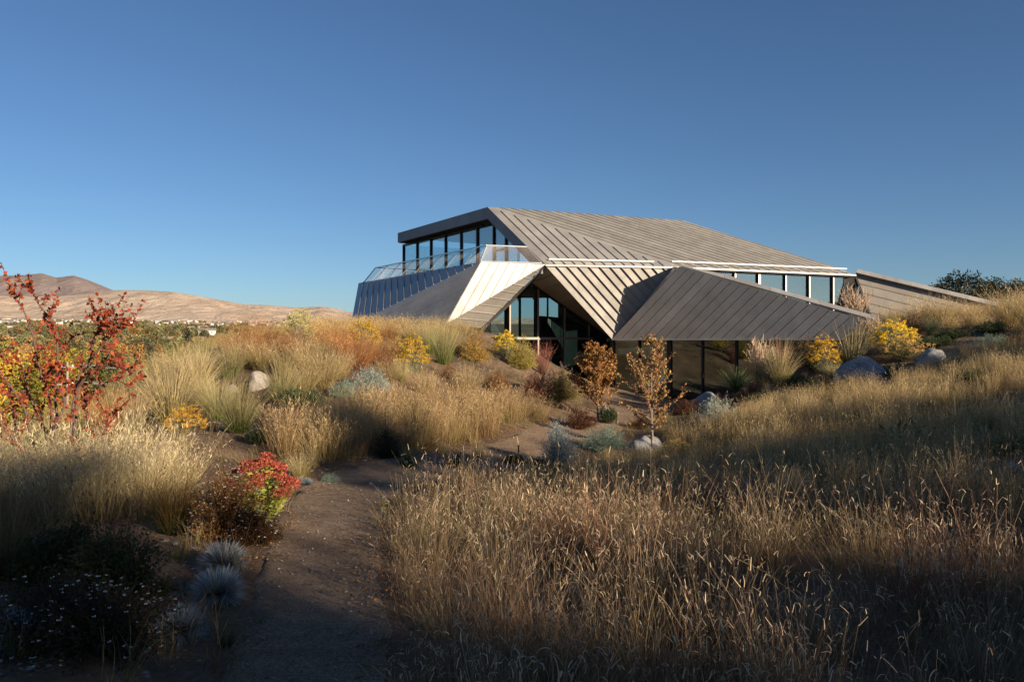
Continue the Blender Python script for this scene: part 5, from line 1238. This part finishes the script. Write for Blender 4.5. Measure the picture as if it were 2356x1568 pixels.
# ------------------------------------------------------------------ red leaved shrub on the left
def red_shrub():
    p = on_ground(132, 8.0); R = np.random.default_rng(9); tr, lf = MB(), MB(); tw = []; d0 = 8.0
    def to(u, v, d): return P(u, v, d) - p
    LIMBS = [[(110, 1095, 8), (70, 1000, 7.9), (52, 930, 7.8), (0, 850, 7.7), (-20, 790, 7.6)], [(125, 1095, 8), (122, 1000, 8), (118, 930, 7.9), (92, 850, 7.8), (70, 760, 7.7), (40, 690, 7.7), (22, 668, 7.7)],
             [(128, 1095, 8), (130, 960, 8.2), (126, 900, 8.2), (136, 800, 8.2), (118, 740, 8.2), (85, 690, 8.1), (68, 655, 8.1)], [(140, 1095, 8), (170, 990, 8.0), (180, 900, 8.0), (205, 830, 8.0), (215, 770, 7.9), (240, 730, 7.8), (241, 690, 7.8)],
             [(145, 1095, 8), (165, 1000, 7.8), (175, 905, 7.8), (225, 845, 7.7), (290, 845, 7.6), (335, 878, 7.6)], [(150, 1095, 8), (178, 980, 7.9), (185, 870, 7.9), (230, 800, 7.8), (262, 768, 7.8), (296, 742, 7.8), (312, 745, 7.8)],
             [(120, 1095, 8), (60, 1040, 7.7), (20, 1000, 7.6), (-20, 960, 7.5)], [(135, 1095, 8), (200, 1040, 7.7), (240, 985, 7.6), (270, 945, 7.6)], [(115, 1095, 8), (40, 1010, 8.2), (30, 940, 8.2), (12, 880, 8.2)], [(130, 1095, 8.1), (100, 1000, 8.4), (60, 900, 8.4), (45, 840, 8.4)],
             [(150, 1095, 8), (120, 1010, 7.6), (150, 930, 7.6), (130, 880, 7.5), (100, 860, 7.5)], [(140, 1095, 8), (195, 1000, 8.2), (200, 920, 8.3), (262, 880, 8.3), (300, 900, 8.2)]]
    for L in LIMBS:
        q = catmull(np.array([to(*a) for a in L]), 5); q = q + np.cumsum(R.normal(0, .004, q.shape), 0)
        n = len(q); tr.tube(q, np.linspace(.017, .003, n), 6, (.11, .075, .06)); tw.append((q, 1.0))
        for k in range(n // 2):
            i = R.integers(int(n * .35), n); s = np.linspace(0, 1, 5)[:, None]; dv = R.normal(0, 1, 3); dv[2] = abs(dv[2]) * .8 + .2; dv /= np.linalg.norm(dv); LL = R.uniform(.10, .30)
            b = q[i] + s * dv * LL + s ** 2 * np.array([0, 0, .05]); tr.tube(b, .0035 * (1 - .7 * s[:, 0]) + .001, 4, (.14, .07, .05)); tw.append((b, 2.2))
    for q, f in tw:
        Ls = np.linalg.norm(np.diff(q, axis=0), axis=1).sum(); n = int(Ls * 29 * f) + 3; lo = .34 if f == 1 else .1
        t = R.uniform(lo, 1.0, n) * (len(q) - 1); i = np.minimum(t.astype(int), len(q) - 2); fr = (t - i)[:, None]; pos = q[i] * (1 - fr) + q[i + 1] * fr
        dd = R.normal(0, 1, (n, 3)) + (q[-1] - q[0]) / (np.linalg.norm(q[-1] - q[0]) + 1e-9) * .5; dd /= np.linalg.norm(dd, axis=1)[:, None]
        sd = np.cross(dd, R.normal(0, 1, (n, 3))); sd /= np.linalg.norm(sd, axis=1)[:, None]; nr = np.cross(dd, sd)
        sz = (R.uniform(.028, .056, n))[:, None]; w = sz * .62
        pts = [pos, pos + dd * sz * .3 + sd * w * .42 + nr * sz * .05, pos + dd * sz * .62 + sd * w * .46 + nr * sz * .06, pos + dd * sz, pos + dd * sz * .62 - sd * w * .46 + nr * sz * .06, pos + dd * sz * .3 - sd * w * .42 + nr * sz * .05]
        V = np.stack(pts, 1).reshape(-1, 3); b6 = np.arange(n)[:, None] * 6
        pal = np.array([(.42, .085, .030), (.34, .06, .025), (.48, .14, .045), (.26, .045, .025), (.40, .11, .04)]); c = pal[R.integers(0, 5, n)] * R.uniform(.75, 1.2, (n, 1))
        lf.add(V, np.vstack([b6 + [0, 1, 2, 3], b6 + [0, 3, 4, 5]]), np.vstack([c, c]))
    r = empty('red_shrub', p); tag(r, 'open many stemmed shrub with brick red autumn leaves at left', 'shrub'); tr.build('stems', M_WOOD, r); lf.build('leaves', M_PLANT, r); TAKEN.append((p[0], p[1], .2))
red_shrub()

# ------------------------------------------------------------------ stonecrop, aster and dark bushes on the near left
def stonecrop():
    p = on_ground(598, 7.15); R = np.random.default_rng(12); st, lf, fl = MB(), MB(), MB()
    n = 46; ph = R.uniform(0, 6.28, n); q = R.uniform(0, 1, n) ** .6; tip = np.stack([.34 * q * np.cos(ph), .30 * q * np.sin(ph), .56 - .24 * q ** 2 + R.normal(0, .02, n)], -1)
    base = tip * [.3, .3, 0]; L = np.linalg.norm(tip - base, axis=1); az = np.arctan2(tip[:, 1] - base[:, 1], tip[:, 0] - base[:, 0]); el = np.arccos(np.clip(tip[:, 2] / L, -1, 1))
    cen, _, _ = blades(st, base, az, el * .8, el * 1.15, L, np.full(n, .009), 4, (.20, .22, .06), (.26, .22, .08))
    for k in range(n):
        m = 22; t = R.uniform(.25, .95, m) * 4; i = np.minimum(t.astype(int), 3); fr = (t - i)[:, None]; pos = cen[k, i] * (1 - fr) + cen[k, i + 1] * fr; d = R.normal(0, 1, (m, 3)); d[:, 2] = np.abs(d[:, 2]) * .3
        leaves(lf, pos, R.uniform(.035, .065, m), jit(np.array([(.34, .36, .06), (.28, .32, .06), (.40, .36, .08)])[R.integers(0, 3, m)], m, .15, .05), .42, d)
        # flat flower head built from many tiny florets on a domed plate
        hr = R.uniform(.05, .085); m = 130; a = R.uniform(0, 6.28, m); rr = hr * np.sqrt(R.uniform(0, 1, m)); z = .030 * (1 - (rr / hr) ** 2) + .006 * np.sin(a * 5) + R.normal(0, .004, m)
        nn_ = nrm(tip[k] * [1, 1, .0] * 1.4 + [0, 0, 1.0]); sx = nrm(np.cross(nn_, [.3, .9, .1])); sy = np.cross(nn_, sx)
        pos = cen[k, -1] + (rr * np.cos(a))[:, None] * sx + (rr * np.sin(a))[:, None] * sy + z[:, None] * nn_; leaves(fl, pos, R.uniform(.012, .02, m), jit(np.array([(.48, .14, .07), (.42, .10, .055), (.34, .075, .05), (.54, .20, .10)])[R.integers(0, 4, m)], m, .12, .04), .9, R.normal(0, .5, (m, 3)) + nn_)
    r = empty('stonecrop', p); tag(r, 'stonecrop with flat brick pink flower heads beside the path', 'stonecrop'); st.build('stems', M_PLANT, r); lf.build('leaves', M_PLANT, r); fl.build('flower_heads', M_PLANT, r); TAKEN.append((p[0], p[1], .35))
stonecrop()
def flecked(u, d, w, h, pal, white, nf, label, seed, name='flowering_bush', lsize=.022, nst=300, nleaf=36):
    p = on_ground(u, d); st, lf, fl = shrub(w, h, nst, nleaf, lsize, pal, (.08, .05, .03), None, 0, asp=.45, low=.2, mound=1.1); R = np.random.default_rng(seed)
    ph = R.uniform(0, 6.28, nf); th = np.arccos(1 - R.uniform(0, 1, nf) * .95); c = np.stack([w / 2 * np.sin(th) * np.cos(ph), w / 2 * np.sin(th) * np.sin(ph), h * np.cos(th) * .95 + .04], -1) * R.uniform(.88, 1.08, (nf, 1))
    for j in range(5):
        a = j * 1.2566 + R.uniform(0, 6.28, nf); dd = np.stack([np.cos(a), np.sin(a), np.full(nf, .25)], -1); o = c - [0, 0, 0]; dd = dd + (o / np.linalg.norm(o, axis=1)[:, None]) * .3
        leaves(fl, c, R.uniform(.008, .014, nf), np.tile(white, (nf, 1)) * R.uniform(.75, 1, (nf, 1)), .8, dd)
    r = empty(name, p); tag(r, label, 'bush', 'bushes on the near left'); st.build('stems', M_WOOD, r); lf.build('foliage', M_PLANT, r); fl.build('flowers', M_PLANT, r)['kind'] = 'stuff'; TAKEN.append((p[0], p[1], w * .4))
flecked(522, 6.6, .62, .56, ((.30, .14, .04), (.22, .10, .03), (.15, .08, .025), (.34, .20, .08)), (.75, .70, .62), 170, 'brown bush flecked with tiny white flowers under the stonecrop', 31)
flecked(585, 6.5, .42, .26, ((.10, .05, .02), (.07, .04, .02)), (.7, .66, .6), 50, 'low dark brown bush below the stonecrop at the path edge', 32)
flecked(265, 5.0, .74, .50, ((.05, .07, .02), (.10, .09, .03), (.12, .07, .03)), (.5, .4, .25), 30, 'dark green and rust bush on the near left', 33, lsize=.03)
flecked(150, 5.3, .7, .42, ((.035, .05, .02), (.05, .06, .02)), (.4, .3, .2), 10, 'very dark green bush near the left edge', 36, lsize=.03)
flecked(235, 4.2, .80, .34, ((.04, .025, .014), (.06, .035, .02), (.03, .035, .015)), (.80, .80, .74), 110, 'dark bush with scattered white flowers at the bottom left', 34, lsize=.024)
flecked(120, 4.3, .7, .36, ((.03, .03, .018), (.05, .03, .018)), (.80, .80, .74), 50, 'dark bush with few white flowers in the bottom left corner', 35, lsize=.024)
mb = MB(); tuft(60, .55, .2, .14, .3, .006, (.05, .03, .02), (.10, .055, .035), 3, 3, .03, .008, (.11, .06, .04), .2, .3, mb=mb)
p = on_ground(235, 5.6); tag(link('seed_stalks', mb.mesh('seed_stalks', M_GRASS), None, p), 'dark brown dry seed stalks before the blond mass', 'plant')

# ------------------------------------------------------------------ grass masses
def grama(n=30, c0=(.12, .065, .035), c1=(.36, .25, .14), h=.52, spread=.13, head=(.58, .46, .30)):  # brown stem feet, coloured darker still to carry the shade at the base
    """tall thin stems, most ending in one curled comb-like seed head"""
    mb = MB(); b, a = disc(n, spread); az = a + rng.normal(0, .9, n); L = h * rng.uniform(.45, 1.25, n); l0 = np.abs(rng.normal(.1, .13, n)); l1 = l0 + np.abs(rng.normal(.3, .28, n))
    cen, az, th = blades(mb, b, az, l0, l1, L, rng.uniform(.0016, .003, n), 4, jit(c0, n, .3), jit(c1, n, .25), 1.5, .5)
    k = rng.uniform(0, 1, n) < .8; m = int(k.sum()); l = th[k, -1] + rng.normal(.35, .5, m); a2 = az[k] + rng.normal(0, 1.3, m); sl = rng.uniform(.022, .062, m)
    cu = np.where(rng.uniform(0, 1, m) < .4, rng.normal(1.6, .6, m), rng.normal(.3, .3, m))
    for tw in (0, 1):
        blades(mb, cen[k, -1], a2, l, l + cu, sl, rng.uniform(.0035, .0056, m), 5, jit(head, m, .14), jit(np.asarray(head) * 1.15, m, .12), 1, .5, .08)
    m = int(n * 1.3); b, a = disc(m, spread); blades(mb, b, a + rng.normal(0, 1, m), rng.uniform(.1, .7, m), rng.uniform(.6, 1.5, m), h * rng.uniform(.25, .65, m), np.full(m, .0028), 3, jit((.10, .065, .033), m), jit((.32, .21, .115), m, .3))
    return mb
GR = [grama(30) for _ in range(4)] + [grama(28, (.14, .06, .035), (.32, .18, .11), .5) for _ in range(3)] + [grama(24, (.14, .10, .05), (.36, .28, .16), .62, .1) for _ in range(2)] + [grama(18, (.12, .09, .04), (.30, .22, .12), .34, .16) for _ in range(2)]
poly = [(-1.5, 1.2), (-1.25, 6.8), (-.6, 8.4), (0, 8.7), (1.5, 8.1), (4, 7.3), (8.5, 7.5), (8.5, 1.2)]
def patchy(f, th, seed):
    return lambda x, y: np.array([mnoise.noise(Vector((a * f, b * f, seed))) for a, b in zip(x, y)]) + rng.normal(0, .12, len(x)) > th
pts = fill(poly, 32, .05, TAKEN, patchy(.9, -.42, 5.1)); near = np.hypot(pts[:, 0], pts[:, 1]) > 1.9; pts = pts[near]
pn = np.array([mnoise.noise(Vector((a[0] * .7, a[1] * .7, 8.2))) for a in pts]); edge = path_d(pts[:, 0], pts[:, 1])
idx = np.where(pn > .25, rng.integers(4, 7, len(pts)), np.where(pn < -.2, rng.integers(7, 11, len(pts)), rng.integers(0, 4, len(pts))))
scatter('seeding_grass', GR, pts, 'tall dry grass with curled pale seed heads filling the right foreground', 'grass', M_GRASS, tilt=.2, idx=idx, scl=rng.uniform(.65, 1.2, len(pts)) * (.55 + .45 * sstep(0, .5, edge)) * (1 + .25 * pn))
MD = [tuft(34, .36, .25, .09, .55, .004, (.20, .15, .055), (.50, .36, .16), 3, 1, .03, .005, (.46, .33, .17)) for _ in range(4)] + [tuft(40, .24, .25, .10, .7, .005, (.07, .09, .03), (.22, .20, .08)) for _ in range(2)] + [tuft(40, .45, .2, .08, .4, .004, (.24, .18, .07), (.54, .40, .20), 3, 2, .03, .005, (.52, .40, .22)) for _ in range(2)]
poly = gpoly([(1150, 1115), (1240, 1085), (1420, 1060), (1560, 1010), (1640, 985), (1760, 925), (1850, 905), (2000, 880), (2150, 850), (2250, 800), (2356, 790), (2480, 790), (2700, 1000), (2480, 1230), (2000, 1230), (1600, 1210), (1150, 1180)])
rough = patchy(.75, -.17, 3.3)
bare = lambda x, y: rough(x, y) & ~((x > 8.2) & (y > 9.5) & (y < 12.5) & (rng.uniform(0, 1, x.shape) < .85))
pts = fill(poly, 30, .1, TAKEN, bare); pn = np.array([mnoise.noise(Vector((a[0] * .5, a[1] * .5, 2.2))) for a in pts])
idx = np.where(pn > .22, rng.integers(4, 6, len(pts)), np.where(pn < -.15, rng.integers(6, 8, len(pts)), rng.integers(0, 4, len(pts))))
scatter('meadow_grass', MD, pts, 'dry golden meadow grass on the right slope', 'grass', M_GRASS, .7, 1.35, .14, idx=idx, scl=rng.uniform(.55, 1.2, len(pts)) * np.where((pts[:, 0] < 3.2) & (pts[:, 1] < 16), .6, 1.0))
BK = [tuft(46, .66, .2, .12, .45, .004, (.16, .12, .04), (.44, .31, .14), 4, 2, .045, .006, (.50, .37, .19), .4, .2) for _ in range(4)] + [tuft(46, .6, .2, .12, .4, .004, (.18, .11, .05), (.40, .26, .13), 4, 2, .045, .006, (.46, .31, .18), .4, .2) for _ in range(2)]
poly = gpoly([(575, 1060), (640, 1035), (760, 995), (850, 960), (1000, 945), (1150, 948), (1260, 955), (1305, 970), (1300, 985), (1225, 1025), (1100, 1045), (900, 1062), (700, 1082)])
scatter('bank_grass', BK, fill(poly, 24, .15, TAKEN, patchy(1.0, -.3, 7.7)), 'tall straw grass covering the bank left of the path', 'grass', M_GRASS, .55, 1.2, .12)
BL = [tuft(60, .60, .18, .13, .5, .0036, (.22, .18, .08), (.56, .45, .25), 4, 2, .045, .006, (.66, .55, .34), .6, .25) for _ in range(4)]
poly = np.array([(-6.4, 6.2), (-5.6, 8.6), (-4.4, 8.9), (-3.5, 8.7), (-3.05, 7.8), (-3.1, 6.9), (-3.6, 6.4), (-4.6, 5.9)])
scatter('blond_grass', BL, fill(poly, 21, .2, [t for t in TAKEN if t[2] > .3]), 'mass of blond feathery grass on the near left', 'grass', M_GRASS, .75, 1.15, .12)
CR = [tuft(50, .38, .22, .12, .45, .006, (.16, .14, .04), (.46, .33, .14), 3, 1, .06, .008, (.5, .37, .18)) for _ in range(4)]
poly = np.array([(-12, 31), (-9.5, 39.5), (-6, 38.2), (-3.2, 36), (-1.2, 36.5), (-1.7, 33.5), (-3, 31), (-4.5, 28.5), (-7, 28)])
scatter('crest_grass', CR, fill(poly, 9, .2, TAKEN), 'golden grass along the crest of the mound before the zinc', 'grass', M_GRASS, .7, 1.2, .12)
poly = np.array([(13, 31), (16, 36), (19, 40), (24, 43), (30, 46), (34, 44), (26, 30), (20, 22), (16, 22), (15, 27)])
scatter('hilltop_grass', CR, fill(poly, 5, .2, TAKEN, lambda x, y: rng.uniform(0, 1, x.shape) < .7), 'dry grass around the upper path on the right hill', 'grass', M_GRASS, .6, 1.1, .12)
LS = [tuft(40, .4, .25, .12, .5, .006, (.16, .15, .04), (.48, .35, .15)) for _ in range(2)] + [tuft(40, .32, .25, .14, .6, .006, (.14, .17, .05), (.30, .26, .10)) for _ in range(2)]
poly = np.array([(-40, 60), (-30, 12), (-9, 8.5), (-6.6, 11), (-6.6, 13.5), (-8.5, 20), (-10, 26), (-14, 40), (-20, 60)])
scatter('slope_grass', LS, fill(poly, 5, .2, TAKEN), 'short dry grass on the slope falling to the valley', 'grass', M_GRASS, .7, 1.6, .12)
# thin cover elsewhere in the garden
TH = [tuft(22, .22, .3, .07, .7, .004, (.12, .09, .03), (.38, .28, .13)) for _ in range(3)] + [tuft(20, .14, .3, .06, .9, .006, (.05, .07, .02), (.12, .12, .05)) for _ in range(2)]
poly = np.array([(-11, 4), (-11, 26), (-4, 36), (4, 30), (13, 30), (16, 20), (12, 2)])
scatter('sparse_grass', TH, fill(poly, 7, -.08, TAKEN), 'thin scattered tufts on the bare garden soil', 'grass', M_GRASS, .5, 1.4, .15)
poly = np.array([(-7.5, 11.5), (-8.5, 21), (-6.5, 24.5), (-2.5, 23.5), (-3, 16), (-3.2, 13.2), (-4.4, 12.6)])
scatter('mound_grass', BK + CR, fill(poly, 1.6, .2, TAKEN), 'loose straw grass between the tussocks of the mound', 'grass', M_GRASS, .3, .65, .14)
# gravel and fallen bits
def pebble(seed):
    mb = MB(); a = (1 + 5 ** .5) / 2; V = np.array([(-1, a, 0), (1, a, 0), (-1, -a, 0), (1, -a, 0), (0, -1, a), (0, 1, a), (0, -1, -a), (0, 1, -a), (a, 0, -1), (a, 0, 1), (-a, 0, -1), (-a, 0, 1)]) / 1.9
    Fc = [(0, 11, 5), (0, 5, 1), (0, 1, 7), (0, 7, 10), (0, 10, 11), (1, 5, 9), (5, 11, 4), (11, 10, 2), (10, 7, 6), (7, 1, 8), (3, 9, 4), (3, 4, 2), (3, 2, 6), (3, 6, 8), (3, 8, 9), (4, 9, 5), (2, 4, 11), (6, 2, 10), (8, 6, 7), (9, 8, 1)]
    R = np.random.default_rng(seed); mb.add(V * R.uniform(.7, 1.15, (12, 1)) * [1.3, 1, .6], Fc, (.17 * R.uniform(.6, 1.5),) * 3 * np.array([1.05, 1, .93])); return mb
PB = [pebble(k) for k in range(7)]
pts = []
for poly, dens, s in ((np.array([(-2.6, 3), (-2.9, 7), (-3.5, 13.5), (-2.0, 12.2), (.6, 15), (-.5, 12), (-1.6, 9), (-2.2, 7), (-1.6, 3)]), 55, 0), (np.array([(-1.6, 22), (-2, 30), (.5, 33), (2.6, 30), (2, 24), (0, 21)]), 26, 1), (np.array([(-5.5, 12.2), (-5.4, 16), (-3.2, 16), (-2.8, 12.6), (-4, 11.5)]), 40, 0), (np.array([(7.5, 9.5), (7.5, 12.5), (10.5, 12.5), (10.5, 9.5)]), 40, 0)):
    pts.append(fill(poly, dens, -.12, ()))
pts = np.vstack(pts); sc = .012 + .028 * rng.uniform(0, 1, len(pts)) ** 3
M_PEB = mat_plant('pebble', 0, .9, .35, .2)
scatter('pebbles', PB, pts + [0, 0, .012], 'scattered pebbles along the path edge and bare slopes', 'pebbles', M_PEB, scl=sc)
x0 = fill(np.array([(-2.6, 1.5), (-2.9, 10), (0, 13.2), (2, 20), (3, 20), (1.5, 14), (-.6, 10.5), (-.8, 1.5)]), 100, -1.2, ()); x0 = x0[path_d(x0[:, 0], x0[:, 1]) < -.02]
scatter('path_grit', PB, x0 + [0, 0, .03], 'coarse grit lying on the gravel path', 'grit', M_PEB, scl=.003 + .009 * rng.uniform(0, 1, len(x0)) ** 2.5)

# dry litter drifted along the path edges and under the planting
LT = []
for k in range(4):
    mb = MB(); n = 14; b, a = disc(n, .09); b[:, 2] = .004 + .01 * rng.uniform(0, 1, n); blades(mb, b, rng.uniform(0, 6.28, n), rng.uniform(1.35, 1.6, n), rng.uniform(1.4, 1.75, n), rng.uniform(.02, .11, n), rng.uniform(.002, .005, n), 2, jit((.30, .21, .11), n, .3), jit((.36, .26, .14), n, .3)); LT.append(mb)
    mb = MB(); n = 10; b, a = disc(n, .1); b[:, 2] = .008; leaves(mb, b, rng.uniform(.012, .03, n), jit(pick(((.24, .12, .05), (.18, .10, .05), (.30, .20, .08)), n), n, .3), .6, np.stack([np.cos(a), np.sin(a), rng.normal(0, .15, n)], -1)); LT.append(mb)
lo, hi = np.array([-3.6, 1.5]), np.array([3.2, 20.0]); n = 9000; x = rng.uniform(lo[0], hi[0], n); y = rng.uniform(lo[1], hi[1], n); e = path_d(x, y); k = (e > -.22) & (e < .9) & (rng.uniform(0, 1, n) < np.exp(-np.abs(e - .05) * 2.2)); x, y = x[k], y[k]
scatter('plant_litter', LT, np.stack([x, y, ground(x, y) + .012], -1), 'dry stalks and fallen leaves along the path edges', 'litter', M_GRASS, .6, 1.3, .05)
